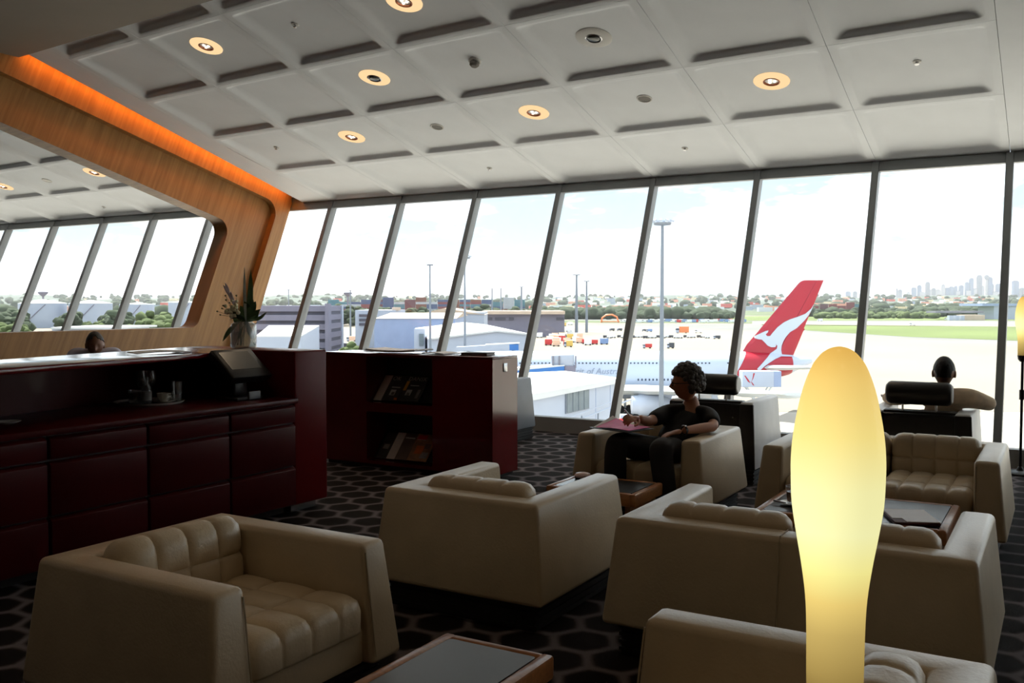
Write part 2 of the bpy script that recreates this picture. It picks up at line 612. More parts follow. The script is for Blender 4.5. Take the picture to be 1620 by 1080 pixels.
# the lower flat soffit at the top left of the view
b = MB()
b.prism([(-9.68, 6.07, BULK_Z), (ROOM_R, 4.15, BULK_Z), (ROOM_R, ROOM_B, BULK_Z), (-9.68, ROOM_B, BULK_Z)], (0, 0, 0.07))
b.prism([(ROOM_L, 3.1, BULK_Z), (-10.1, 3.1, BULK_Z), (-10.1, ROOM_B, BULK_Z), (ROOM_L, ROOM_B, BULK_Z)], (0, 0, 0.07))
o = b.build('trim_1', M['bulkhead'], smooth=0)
o['kind'] = 'structure'

# leaning window wall
MULL = [X0 - A_ * k for k in range(-11, 9)] + [-11.4, X0 - A_ * 10.12, X0 - A_ * 11.16, X0 - A_ * 12.27, X0 - A_ * 13.4, X0 - A_ * 14.5, X0 - A_ * 15.6, X0 - A_ * 16.7, X0 - A_ * 17.8, ROOM_L + 0.05]
LEAN = Vector((0, TL * ZT, ZT))
for i in range(len(MULL) - 1):
    xr, xl = MULL[i], MULL[i + 1]
    w = struct('window_%d' % (i + 1), ((xr + xl) / 2, Y0, 0))
    hx = (xr - xl) / 2
    # pane
    z0, z1 = 0.15, ZT - 0.07
    MB().prism([(-hx + 0.03, TL * z0 + 0.025, z0), (hx - 0.03, TL * z0 + 0.025, z0), (hx - 0.03, TL * z0 + 0.037, z0), (-hx + 0.03, TL * z0 + 0.037, z0)], (0, TL * (z1 - z0), z1 - z0)).build('pane', M['pane'], w, smooth=0)
    b = MB()
    b.prism([(hx - 0.034, -0.05, 0), (hx + 0.034, -0.05, 0), (hx + 0.034, 0.075, 0), (hx - 0.034, 0.075, 0)], LEAN, bevel=0.004, seg=1)
    b.build('mullion', M['mullion'], w, smooth=30)
    zz = ZT - 0.10
    MB().prism([(-hx + 0.034, TL * zz - 0.035, zz), (-hx + 0.034, TL * ZT - 0.035, ZT), (-hx + 0.034, TL * ZT + 0.07, ZT + 0.12), (-hx + 0.034, TL * zz + 0.07, zz)], (2 * hx - 0.068, 0, 0)).build('head_rail', M['mullion'], w, smooth=0)
    MB().prism([(-hx + 0.034, -0.045, 0), (-hx + 0.034, TL * 0.15 - 0.045, 0.15), (-hx + 0.034, TL * 0.15 + 0.07, 0.15), (-hx + 0.034, 0.07, 0)], (2 * hx - 0.068, 0, 0)).build('sill_rail', M['sill'], w, smooth=0)


# timber portal between the two halves of the lounge
def round_poly(pts, rad, n=8):
    out = []
    N = len(pts)
    for i in range(N):
        p = Vector(pts[i]); a = Vector(pts[i - 1]); c = Vector(pts[(i + 1) % N])
        r = rad[i] if isinstance(rad, (list, tuple)) else rad
        if r <= 0:
            out.append((p.x, p.y)); continue
        u, v = (a - p).normalized(), (c - p).normalized()
        ang = u.angle(v)
        d = min(r / math.tan(ang / 2), (a - p).length * 0.48, (c - p).length * 0.48)
        r = d * math.tan(ang / 2)
        cen = p + (u + v).normalized() * (r / sin(ang / 2))
        s, e = p + u * d - cen, p + v * d - cen
        tot = s.angle(e)
        sg = 1 if s.x * e.y - s.y * e.x > 0 else -1
        for k in range(n + 1):
            t = sg * tot * k / n
            q = cen + Vector((s.x * cos(t) - s.y * sin(t), s.x * sin(t) + s.y * cos(t)))
            out.append((q.x, q.y))
    return out


def ring_plate(outer, inner, x0, x1):
    """plate in the YZ plane from x0 to x1 with a hole"""
    b2 = bmesh.new()
    loops = {}
    for x in (x0, x1):
        es = []
        for key, lp in (('o', outer), ('i', inner)):
            vs = [b2.verts.new((x, p[0], p[1])) for p in lp]
            loops[(x, key)] = vs
            es += [b2.edges.new((vs[k], vs[(k + 1) % len(vs)])) for k in range(len(vs))]
        bmesh.ops.triangle_fill(b2, use_beauty=True, use_dissolve=False, edges=es)
    for key in ('o', 'i'):
        a, c = loops[(x0, key)], loops[(x1, key)]
        for k in range(len(a)):
            b2.faces.new([a[k], a[(k + 1) % len(a)], c[(k + 1) % len(a)], c[k]])
    bmesh.ops.recalc_face_normals(b2, faces=b2.faces)
    m = MB(); m.absorb(b2)
    return m


wl = struct('wall_left')
PX = -9.70
yw = lambda z: Y0 + TL * z - 0.055
outer = [(1.0, 0.0), (yw(0), 0.0), (yw(ZT), ZT), (yw(ZT), cz(yw(ZT)) + 0.1), (6.0, cz(6.0) + 0.1), (1.0, cz(6.0) + 0.1)]
rec = round_poly([(2.4, 0.1), (8.755, 0.1), (9.93, 2.81), (5.6, 3.905), (2.4, 3.905)], [0, 0, 0.2, 0.6, 0.3])
ring_plate(outer, rec, PX, PX - 0.12).build('outer_frame', M['wood'], wl, smooth=35)
rec2 = round_poly([(2.36, 0.06), (8.79, 0.06), (9.99, 2.84), (5.6, 3.95), (2.36, 3.95)], [0, 0, 0.2, 0.6, 0.3])
hole = round_poly([(2.9, 1.083), (8.51, 1.083), (9.11, 2.485), (5.75, 3.37), (2.9, 3.37)], [0.2, 0.16, 0.17, 0.6, 0.2])
ring_plate(rec2, hole, PX - 0.10, PX - 0.35).build('inner_panel', M['wood'], wl, smooth=35)
# hidden cove light in the slot between ceiling edge and portal
b = MB().prism([(-9.60, 6.15, cz(6.15) + 0.085), (-9.57, 6.15, cz(6.15) + 0.085), (-9.57, 6.15, cz(6.15) + 0.10), (-9.60, 6.15, cz(6.15) + 0.10)], (0, 10.05 - 6.15, cz(10.05) - cz(6.15)))
b.build('cove_light_strip', emis('cove_lamp', (1.0, 0.27, 0.026), 5.6), wl, smooth=0)


# ------------------------------------------------------------------ ceiling fittings
M['lamp_ring'] = emis('glowing_trim_ring', (1.0, 0.68, 0.36), 0.35)
M['lamp_spot'] = emis('lamp_filament', (1.0, 0.82, 0.6), 2.2)
M['lamp_cup'] = mat('copper_reflector', (150, 90, 60), 0.3, 0.5, noise=0.2)
M['white_plastic'] = mat('white_plastic', (214, 212, 208), 0.5, noise=0.03)
M['grille'] = mat('grey_speaker_grille', (132, 128, 124), 0.8, noise=0.1, nscale=60)
RECESS = 0.050


def cpos(x, y, depth=RECESS):
    return (x, y + depth * sin(PHI), cz(y) + depth * cos(PHI))


def ceil_thing(name, label, cat, col, row, group=None):
    t = thing(name, label, cat, cpos(col, row), 0, group)
    t.rotation_euler = (-PHI, 0, 0)
    return t


def downlight(col, row, label, on=1, lamp=True):
    t = ceil_thing('downlight', label, 'ceiling light', col, row, 'round downlights in the coffers')
    ring = M['lamp_ring'] if on else M['white_plastic']
    MB().lathe([(0.075, -0.001), (0.075, -0.012), (0.14, -0.010), (0.160, -0.004), (0.160, 0.001)], 32).build('trim_ring', ring, t)
    MB().lathe([(0.075, -0.012), (0.066, -0.016), (0.055, 0.01), (0.0, 0.014)][::-1], 24).build('reflector', M['lamp_cup'] if lamp else M['chrome'], t)
    if lamp:
        b = MB()
        for a in (0.3, 2.4, 4.4):
            b.ball((0.026 * cos(a), 0.026 * sin(a), -0.006), (0.013, 0.013, 0.008), 1)
        b.build('bulb', M['lamp_spot'], t)
    else:
        MB().lathe([(0.0, -0.018), (0.04, -0.018), (0.052, -0.012), (0.052, 0.0)], 24).build('lens', M['screen'], t)
    if on:
        ld = bpy.data.lights.new('downlight_beam', 'SPOT')
        ld.energy = 9.0; ld.color = (1.0, 0.74, 0.48); ld.spot_size = radians(95); ld.spot_blend = 0.6; ld.shadow_soft_size = 0.06
        lo = bpy.data.objects.new('beam', ld); COL.objects.link(lo); lo.parent = t; lo.location = (0, 0, -0.04)


downlight(-7.365, 6.544, 'lit round downlight over the bar, highest lit one at the left')
downlight(-6.030, 7.503, 'lit downlight with a pale glass lens in its glowing ring, above the bookcase', lamp=False)
downlight(-4.774, 8.537, 'lit round downlight with copper bulb in the third coffer row, over the middle armchair')
downlight(-7.256, 8.603, 'lit round downlight nearest the orange-lit timber portal')
downlight(-2.309, 8.481, 'lit round downlight over the right-hand sofas, rightmost of the lit ones')
downlight(-4.886, 6.480, 'lit round downlight cut by the top edge of the photo')
downlight(-3.555, 7.413, 'unlit white downlight with a frosted lens', on=0, lamp=False)
downlight(-12.228, 8.768, 'lit round downlight seen through the portal, the farther right of the two')
downlight(-14.692, 8.882, 'lit round downlight seen through the portal at the left edge')


# added downlights in the flat soffit behind the camera, unseen, brightening the sofa backs
for i_, (x_, y_) in enumerate(((-6.2, 2.6), (-3.4, 2.6), (-0.6, 2.6), (2.2, 2.6), (-4.8, -0.4), (-2.0, -0.4), (0.8, -0.4))):
    t = thing('downlight', 'added round downlight in the flat soffit behind the camera, %s of its row' % ('first', 'second', 'third', 'fourth', 'first at the rear', 'second at the rear', 'third at the rear')[i_], 'ceiling light', (x_, y_, BULK_Z), 0, 'added downlights in the soffit')
    MB().lathe([(0.075, -0.001), (0.075, -0.012), (0.14, -0.010), (0.160, -0.004), (0.160, 0.001)], 32).build('trim_ring', M['lamp_ring'], t)
    MB().lathe([(0.075, -0.012), (0.066, -0.016), (0.055, 0.01), (0.0, 0.014)][::-1], 24).build('reflector', M['lamp_cup'], t)
    ld = bpy.data.lights.new('downlight_beam', 'SPOT')
    ld.energy = 4.0; ld.color = (1.0, 0.76, 0.50); ld.spot_size = radians(120); ld.spot_blend = 0.7; ld.shadow_soft_size = 0.08
    lo = bpy.data.objects.new('beam', ld); COL.objects.link(lo); lo.parent = t; lo.location = (0, 0, -0.04)


def disc(name, label, cat, col, row, r, ring, face, group):
    t = ceil_thing(name, label, cat, col, row, group)
    MB().lathe([(r, 0.001), (r, -0.006), (r * 0.86, -0.009), (r * 0.82, -0.004)], 28).build('bezel', M[ring], t)
    MB().lathe([(0, -0.006), (r * 0.5, -0.006), (r * 0.84, -0.004)], 28).build('grille', M[face], t)


disc('ceiling_speaker', 'small round ceiling speaker in the coffer above the bookcase', 'speaker', -6.035, 8.601, 0.075, 'white_plastic', 'grille', 'ceiling speakers')
disc('ceiling_speaker', 'dark grey round ceiling speaker in the coffer left of the right-hand downlight', 'speaker', -3.545, 8.524, 0.075, 'white_plastic', 'grille', 'ceiling speakers')
disc('ceiling_speaker', 'pale round ceiling speaker seen through the portal', 'speaker', -13.493, 8.856, 0.075, 'white_plastic', 'white_plastic', 'ceiling speakers')

t = ceil_thing('smoke_detector', 'domed smoke detector hanging from a coffer near the top centre', 'detector', -4.817, 7.481)
MB().lathe([(0.06, 0.0), (0.06, -0.014), (0.05, -0.02)], 24).build('base', M['white_plastic'], t)
MB().lathe([(0.045, -0.018), (0.046, -0.045), (0.03, -0.062), (0, -0.064)], 24).build('sensor_head', M['grille'], t)

for col, row, lab in ((-6.138, 6.495, 'tiny sprinkler head in the coffer right of the leftmost lit downlight'),
                      (-8.502, 8.649, 'tiny sprinkler head in the coffer beside the orange-lit cove'),
                      (-6.047, 9.719, 'tiny sprinkler head in the window-side row above the bookcase'),
                      (-3.542, 9.643, 'tiny sprinkler head in the window-side row above the tall light mast'),
                      (-1.101, 8.450, 'tiny sprinkler head in the rightmost coffer column'),
                      (-13.607, 9.923, 'tiny sprinkler head seen through the portal')):
    t = ceil_thing('sprinkler', lab, 'sprinkler', col, row, 'fire sprinklers in the coffers')
    MB().lathe([(0.035, 0.001), (0.034, -0.005), (0.014, -0.008), (0.012, 0.0)], 18).build('escutcheon', M['white_plastic'], t)
    MB().lathe([(0.008, 0), (0.008, -0.024), (0.018, -0.026), (0.0, -0.03)], 12).build('nozzle', M['chrome'], t)


# ------------------------------------------------------------------ upholstery
def tufted(w, d, th, nx, ny, r=0.05, rb=0.012, dip=0.014, crown=0.010, seam_w=0.008):
    """quilted leather cushion: stitched squares on the top face, rounded rim"""
    b = MB()
    cell = [0, 0.05, 0.13, 0.28, 0.5, 0.72, 0.87, 0.95]

    def line(L, n):
        P = []
        for i in range(n):
            P += [(i + c) / n * L - L / 2 for c in cell]
        return P + [L / 2]
    xs, ys = line(w, nx), line(d, ny)

    def seamness(v, L, n):
        c = L / n
        k = round((v + L / 2) / c)
        if k <= 0 or k >= n: return 0.0
        return math.exp(-((v + L / 2 - k * c) / seam_w) ** 2)

    def prof(e):
        return th if e >= r else th - r + sqrt(max(0, r * r - (r - e) ** 2))
    top = []
    for y in ys:
        row = []
        for x in xs:
            ex, ey = w / 2 - abs(x), d / 2 - abs(y)
            z = min(prof(ex), prof(ey)) if min(ex, ey) < r else th
            px_, py_ = x, y
            if ex < r and ey < r:
                q = sqrt(max(0, (r - ex) ** 2 + (r - ey) ** 2)) / r
                z = th - r + r * sqrt(max(0, 1 - min(1, q) ** 2))
                if q > 1:
                    px_ = math.copysign(w / 2 - r + (r - ex) / q, x)
                    py_ = math.copysign(d / 2 - r + (r - ey) / q, y)
            sx, sy = seamness(x, w, nx), seamness(y, d, ny)
            fx = ((x + w / 2) / (w / nx)) % 1; fy = ((y + d / 2) / (d / ny)) % 1
            z += crown * (4 * fx * (1 - fx)) * (4 * fy * (1 - fy)) - dip * max(sx, sy) * min(1, min(ex, ey) / 0.02 + 0.35)
            kx, ky = 1 - (0.006 / (w / 2)) * sy * (ex < r), 1 - (0.006 / (d / 2)) * sx * (ey < r)
            row.append(b.bm.verts.new((px_ * kx, py_ * ky, max(z, 0.004))))
        top.append(row)
    ny_, nx_ = len(ys), len(xs)
    for j in range(ny_ - 1):
        for i in range(nx_ - 1):
            b.bm.faces.new([top[j][i], top[j][i + 1], top[j + 1][i + 1], top[j + 1][i]])
    rim = [top[0][i] for i in range(nx_)] + [top[j][-1] for j in range(1, ny_)] + [top[-1][i] for i in range(nx_ - 2, -1, -1)] + [top[j][0] for j in range(ny_ - 2, 0, -1)]
    n = len(rim)
    prev = rim
    for k_ in range(4):
        a_ = pi / 2 * k_ / 3
        ins, z = rb * (1 - cos(a_)), rb * (1 - sin(a_))
        cur = [b.bm.verts.new((v.co.x * (1 - ins / (w / 2)), v.co.y * (1 - ins / (d / 2)), min(z, v.co.z - 0.001))) for v in rim]
        for k in range(n):
            b.bm.faces.new([prev[(k + 1) % n], prev[k], cur[k], cur[(k + 1) % n]])
        prev = cur
    b.bm.faces.new(prev[::-1])
    bmesh.ops.remove_doubles(b.bm, verts=b.bm.verts, dist=1e-5)
    return b


SEAT_H, SEAT_D, FLARE = 0.55, 0.84, 0.045


def lounge_seat(name, label, cat, w, ncush, loc, rotz, group, cw=4):
    """low cube armchair / sofa, front towards local -y"""
    t = thing(name, label, cat, loc, rotz, group)
    hw, hd, at, bt = w / 2, SEAT_D / 2, 0.125, 0.135
    zb, zt = 0.125, SEAT_H
    b2 = bmesh.new()

    def loop(fl_, z):
        return [(-hw - fl_, -hd - fl_, z), (-hw - fl_, hd + fl_, z), (hw + fl_, hd + fl_, z), (hw + fl_, -hd - fl_, z),
                (hw - at, -hd - fl_, z), (hw - at, hd - bt, z), (-hw + at, hd - bt, z), (-hw + at, -hd - fl_, z)]
    lo = [b2.verts.new(p) for p in loop(FLARE, zb)]
    hi = [b2.verts.new(p) for p in loop(0, zt)]
    b2.faces.new(lo); b2.faces.new(hi)
    for k in range(8):
        b2.faces.new([lo[k], lo[(k + 1) % 8], hi[(k + 1) % 8], hi[k]])
    bmesh.ops.recalc_face_normals(b2, faces=b2.faces)
    bmesh.ops.bevel(b2, geom=list(b2.edges), offset=0.022, segments=3, profile=0.5, affect='EDGES')
    m = MB(); m.absorb(b2)
    m.build('shell', M['leather'], t, smooth=50)
    iw = w - 2 * at
    MB().box((0, -0.045, 0.19), (iw + 0.02, SEAT_D - bt + 0.04, 0.13), bevel=0.015).build('seat_rail', M['leather'], t, smooth=40)
    cwid = iw / ncush
    for c in range(ncush):
        cx = -iw / 2 + cwid * (c + 0.5)
        tufted(cwid - 0.008, SEAT_D - bt - 0.10, 0.13, cw, 3, dip=0.011, crown=0.008).build('seat_cushion', M['leather'], t, loc=(cx, -hd + (SEAT_D - bt - 0.10) / 2 - 0.02, 0.245), smooth=60)
        o = tufted(cwid - 0.008, 0.29, 0.15, cw, 2, r=0.065, rb=0.05, dip=0.010, crown=0.006).build('back_cushion', M['leather'], t, smooth=60)
        o.location = (cx, hd - bt - 0.003, 0.444)
        o.rotation_euler = (radians(84), 0, 0)
    # piping down the arm fronts and the centre seam of the sofas
    for s in (-1, 1):
        MB().tube([(s * (hw - at + 0.012), -hd - 0.004, zt - 0.03), (s * (hw - at + 0.012), -hd - FLARE - 0.003, zb + 0.03)], 0.003, 6).build('piping', M['seam'], t)
    if ncush > 1:
        MB().tube([(0, hd - bt + 0.01, zt + 0.001), (0, hd - 0.014, zt + 0.001), (0, hd + 0.004, zt - 0.02), (0, hd + FLARE + 0.002, zb + 0.02)], 0.003, 6).build('piping', M['seam'], t)
    # dark ribbed plinth
    b = MB()
    b.box((0, 0, 0.0625), (w - 0.04, SEAT_D - 0.04, 0.125))
    for k in range(4):
        b.box((0, 0, 0.018 + k * 0.03), (w - 0.025, SEAT_D - 0.025, 0.014))
    b.build('plinth', M['plinth'], t, smooth=0)
    return t


GA, GS = 'cream leather armchairs', 'cream leather two-seat sofas'
lounge_seat('armchair', 'cream leather tub armchair in the left foreground, open front showing its quilted seat', 'armchair', 0.80, 1, (-2.535, 2.28, 0), pi / 2, GA)
lounge_seat('armchair', 'cream leather armchair seen from behind in the middle of the carpet', 'armchair', 0.81, 1, (-2.305, 3.85, 0), pi, GA)
lounge_seat('armchair', 'cream leather armchair in which the woman sits', 'armchair', 0.84, 1, (-2.34, 5.96, 0), 0, GA)
lounge_seat('armchair', 'cream leather armchair cut by the bottom edge, behind the glowing floor lamp', 'armchair', 0.80, 1, (-0.545, 2.07, 0), -pi / 2, GA)
lounge_seat('sofa', 'cream leather sofa with its back to the camera, behind the glowing lamp', 'sofa', 1.30, 2, (-0.88, 3.83, 0), pi, GS)
lounge_seat('sofa', 'cream leather sofa facing the camera on the far side of the low table', 'sofa', 1.27, 2, (-0.92, 6.03, 0), 0, GS)


# ------------------------------------------------------------------ black recliners by the glass, facing out
M['white_leather'] = mat('white_leather', (222, 221, 222), 0.4, 0, 0.45, noise=0.05, nscale=6, bump=0.1, bscale=80)
M['grey_leather'] = mat('grey_leather', (112, 114, 120), 0.45, 0, 0.4, noise=0.06, nscale=6, bump=0.1, bscale=80)


def recliner(label, loc, rotz=0, hide='white_leather'):
    t = thing('recliner', label, 'armchair', loc, rotz, 'recliners facing the glass')
    w, d, zt = 0.72, 0.76, 0.635
    hw, hd = w / 2, d / 2
    for s in (-1, 1):
        # white arm with its tapered side, black rear face let in
        MB().box((s * (hw - 0.055), 0.0, 0.12 + (zt - 0.12) / 2), (0.13, d + 0.05, zt - 0.12), top=(0.8, 0.9), shift=(-s * 0.02, 0), bevel=0.016).build('arm', M[hide], t, smooth=45)
        b = MB().box((s * (hw - 0.057), -hd - 0.012, 0.37), (0.125, 0.03, 0.5), top=(0.85, 1), shift=(-s * 0.018, 0.035), bevel=0.006)
        b.build('rear_panel', M['black_leather'], t, smooth=45)
    MB().box((0, -hd + 0.09, 0.37), (w - 0.22, 0.18, 0.50), top=(1, 0.8), bevel=0.02).build('backrest', M['black_leather'], t, smooth=45)
    MB().box((0, -hd + 0.10, 0.615), (w - 0.23, 0.10, 0.05), bevel=0.018).build('back_roll', M['black_leather'], t, smooth=45)
    tufted(w - 0.24, 0.52, 0.14, 3, 3).build('seat_cushion', M['black_leather'], t, loc=(0, 0.10, 0.25), smooth=60)
    MB().box((0, 0.05, 0.19), (w - 0.24, d - 0.12, 0.14), bevel=0.01).build('seat_base', M['black_leather'], t)
    for s in (-1, 1):
        MB().tube([(s * 0.11, -hd + 0.07, 0.60), (s * 0.11, -hd + 0.05, 0.74)], 0.007, 8).build('headrest_post', M['chrome'], t)
    h = 0.215
    R_ = Matrix.Rotation(pi / 2, 3, 'Y')
    hr = MB().lathe([(0.0, -h + 0.004), (0.06, -h + 0.002), (0.074, -h + 0.012), (0.082, -h + 0.03), (0.082, h - 0.03), (0.074, h - 0.012), (0.06, h - 0.002), (0.0, h - 0.004)], 24, (0, -hd + 0.04, 0.765), axis=R_).build('headrest', M['black_leather'], t)
    for s in (-1, 1):
        MB().lathe([(0.066, s * (h - 0.008)), (0.06, s * (h + 0.002)), (0.0, s * (h + 0.004))], 24, (0, -hd + 0.04, 0.765), axis=R_).build('end_cap', M[hide], hr)
    b = MB().box((0, 0, 0.06), (w - 0.03, d - 0.02, 0.12))
    for k in range(4):
        b.box((0, 0, 0.02 + k * 0.028), (w - 0.012, d - 0.005, 0.012))
    b.build('plinth', M['plinth'], t, smooth=0)
    return t


recliner('black backed recliner with white arms behind the seated woman, facing the glass', (-2.39, 7.50, 0))
recliner('black recliner with a cylindrical headrest in which the man lounges', (-0.88, 7.50, 0))
recliner('grey leather recliner half hidden behind the right end of the magazine bookcase', (-5.10, 8.12, 0), 0, 'grey_leather')


# ------------------------------------------------------------------ low tables
def low_table(label, x0, x1, y0, y1, z=0.33):
    cx, cy, w, d = (x0 + x1) / 2, (y0 + y1) / 2, x1 - x0, y1 - y0
    t = thing('coffee_table', label, 'table', (cx, cy, 0), 0, 'low wood edged tables')
    e = 0.042
    b = MB()
    th = 0.075
    # mitred rim: four edge rails with a rounded nose
    b.box((0, 0, z - th / 2 - 0.004), (w - 2 * e - 0.004, d - 2 * e - 0.004, th - 0.012))
    b.build('top_core', M['table_wood'], t, smooth=0)
    for s in (-1, 1):
        MB().box((s * (w / 2 - e / 2), 0, z - th / 2), (e, d, th), bevel=0.012).build('edge_rail', M['table_wood'], t, smooth=45)
        MB().box((0, s * (d / 2 - e / 2), z - th / 2), (w - 2 * e + 0.02, e - 0.002, th - 0.001), bevel=0.012).build('edge_rail', M['table_wood'], t, smooth=45)
    MB().prism([(p[0], p[1], z - 0.012) for p in rrect(-w / 2 + e, w / 2 - e, -d / 2 + e, d / 2 - e, 0.012, 0)], (0, 0, 0.010)).build('inset', M['table_inset'], t, smooth=0)
    for s in (-1, 1):
        MB().box((s * (w / 2 - 0.07), 0, (z - th) / 2), (0.035, d - 0.1, z - th), bevel=0.005).build('leg', M['table_wood'], t, smooth=45)
    MB().box((0, 0, 0.03), (w - 0.16, d - 0.14, 0.04)).build('base_plate', M['plinth'], t, smooth=0)
    return t


low_table('low wooden table with dark inset in the foreground, cut by the bottom edge', -1.72, -1.32, 1.70, 2.50)
low_table('low wooden table with dark inset between the middle armchair and the woman', -2.62, -2.05, 4.84, 5.26)
low_table('wide low wooden table between the two sofas', -1.38, -0.46, 4.81, 5.47)


# ------------------------------------------------------------------ glowing bottle shaped floor lamps
def lamp_glass():
    """opal glass lamp: glow painted into the emission, brighter on one flank, warmer towards the ends"""
    m = bpy.data.materials.new('glowing_opal_glass')
    m.use_nodes = True
    t = m.node_tree
    t.nodes.clear()
    o = t.nodes.new('ShaderNodeOutputMaterial')
    e = t.nodes.new('ShaderNodeEmission')
    g = t.nodes.new('ShaderNodeBsdfGlossy'); g.inputs['Roughness'].default_value = 0.25
    mx = t.nodes.new('ShaderNodeMixShader'); mx.inputs[0].default_value = 0.03
    tcn = t.nodes.new('ShaderNodeTexCoord')
    sx = t.nodes.new('ShaderNodeSeparateXYZ')
    mr = t.nodes.new('ShaderNodeMapRange'); mr.inputs[1].default_value = 0.0; mr.inputs[2].default_value = 0.485
    rp_ = t.nodes.new('ShaderNodeValToRGB')
    el = rp_.color_ramp.elements
    el[0].position = 0.0; el[0].color = (*lin((130, 106, 56)), 1)
    el[1].position = 1.0; el[1].color = (*lin((238, 186, 88)), 1)
    for p, c in ((0.07, (168, 142, 78)), (0.19, (202, 174, 100)), (0.28, (238, 208, 120)), (0.37, (255, 244, 154)), (0.48, (255, 252, 186)), (0.60, (255, 249, 180)), (0.75, (255, 232, 142)), (0.90, (250, 212, 120))):
        q = el.new(p); q.color = (*lin(c), 1)
    t.links.new(tcn.outputs['Object'], sx.inputs[0])
    t.links.new(sx.outputs['Z'], mr.inputs[0])
    t.links.new(mr.outputs[0], rp_.inputs['Fac'])
    t.links.new(rp_.outputs['Color'], e.inputs['Color'])
    # one flank painted to glow more strongly; no inner tube is modelled
    at2 = t.nodes.new('ShaderNodeVectorMath'); at2.operation = 'DOT_PRODUCT'
    at2.inputs[1].default_value = (-0.80 / 0.062, -0.60 / 0.062, 0)
    mr2 = t.nodes.new('ShaderNodeMapRange'); mr2.interpolation_type = 'SMOOTHSTEP'
    mr2.inputs[1].default_value = -0.3; mr2.inputs[2].default_value = 1.0; mr2.inputs[3].default_value = 0.295; mr2.inputs[4].default_value = 0.38
    t.links.new(tcn.outputs['Object'], at2.inputs[0]); t.links.new(at2.outputs['Value'], mr2.inputs[0])
    t.links.new(mr2.outputs[0], e.inputs['Strength'])
    t.links.new(e.outputs[0], mx.inputs[1]); t.links.new(g.outputs[0], mx.inputs[2])
    t.links.new(mx.outputs[0], o.inputs['Surface'])
    return m


M['lamp_glass'] = lamp_glass()


def floor_lamp(label, x, y, ztop):
    t = thing('floor_lamp', label, 'lamp', (x, y, 0), 0, 'bottle shaped floor lamps')
    K = 1.28 / 1486.74
    sil = [(0, 0), (2, 11), (7, 21), (15, 30), (33, 42), (69, 55), (115, 65), (150, 70), (180, 72), (205, 72), (252, 70), (302, 62.5), (352, 54), (402, 47.5), (452, 45), (532, 44), (560, 43)]
    zb = ztop - 560 * K
    prof = [(r * K, ztop - s * K - zb) for s, r in sil][::-1]
    prof = [(0.0, 0.0)] + prof
    # resample smoothly
    sm = []
    for i in range(1, len(prof) - 1):
        p0, p1, p2, p3 = prof[max(i - 1, 1)], prof[i], prof[i + 1], prof[min(i + 2, len(prof) - 1)]
        for k in range(4):
            u = k / 4
            f = lambda a, b_, c, d: 0.5 * (2 * b_ + (c - a) * u + (2 * a - 5 * b_ + 4 * c - d) * u * u + (3 * b_ - a - 3 * c + d) * u ** 3)
            sm.append((max(0.001, f(p0[0], p1[0], p2[0], p3[0])), f(p0[1], p1[1], p2[1], p3[1])))
    sm.append((0, prof[-1][1]))
    MB().lathe([(0, 0.0)] + sm, 48).build('shade', M['lamp_glass'], t, loc=(0, 0, zb), smooth=60)
    MB().lathe([(0, zb - 0.05), (0.02, zb - 0.05), (0.036, zb - 0.03), (0.040, zb + 0.002), (0, zb + 0.002)], 24).build('collar', M['black_metal'], t)
    MB().tube([(0, 0, 0.02), (0, 0, zb - 0.04)], 0.011, 12).build('pole', M['black_metal'], t)
    MB().lathe([(0.013, zb - 0.36), (0.02, zb - 0.36), (0.02, zb - 0.28), (0.013, zb - 0.28)], 16).build('dimmer', M['black_metal'], t)
    MB().lathe([(0, 0), (0.13, 0), (0.13, 0.012), (0.12, 0.02), (0.03, 0.03), (0.015, 0.06), (0, 0.06)], 32).build('base', M['black_metal'], t)
    return t


floor_lamp('large glowing yellow bottle shaped lamp in the right foreground', -0.266, 1.335, 1.341)
floor_lamp('glowing bottle shaped lamp on a thin black pole at the right edge by the glass', -0.295, 8.72, 1.455)


# ------------------------------------------------------------------ burgundy service bar
BX = -4.36
cabs = [(1.68, 2.262), (2.262, 2.845), (2.845, 3.435), (3.435, 4.029), (4.029, 4.598)]
clab = ['burgundy drawer unit of the bar nearest the camera, cut by the left edge', 'burgundy drawer unit at the left edge, second from the near end',
        'burgundy drawer unit of the bar, under the left end of the tray', 'burgundy drawer unit of the bar, between the tray and the till',
        'burgundy drawer unit of the bar directly below the till']
for (ya, yb), lab in list(zip(cabs, clab))[1:]:
    t = thing('drawer_cabinet', lab, 'cabinet', (BX - 0.30, (ya + yb) / 2, 0), 0, 'drawer units of the bar')
    w = yb - ya
    MB().box((-0.01, 0, 0.40), (0.56, w - 0.002, 0.68)).build('carcass', M['red_dark'], t, smooth=0)
    MB().box((-0.05, 0, 0.04), (0.46, w, 0.08)).build('plinth', M['plinth'], t, smooth=0)
    for za, zb in ((0.075, 0.322), (0.334, 0.606), (0.618, 0.732)):
        MB().prism([(0.27, -w / 2 + 0.009, za), (0.302, -w / 2 + 0.009, za), (0.302, -w / 2 + 0.009, zb - 0.016), (0.285, -w / 2 + 0.009, zb), (0.27, -w / 2 + 0.009, zb)], (0, w - 0.018, 0), bevel=0.003, seg=2).build('drawer', M['red_satin'], t, smooth=40)
t = thing('worktop', 'long burgundy worktop of the bar, over the drawer units', 'worktop', (BX - 0.44, 3.43, 0.742))
MB().box((0.0, 0, 0.0165), (0.92, 2.34, 0.033), bevel=0.006).build('slab', M['red_satin'], t, smooth=40)
MB().box((-0.47, 0, 0.13), (0.03, 2.34, 0.30), bevel=0.003).build('upstand', M['red_satin'], t, smooth=40)

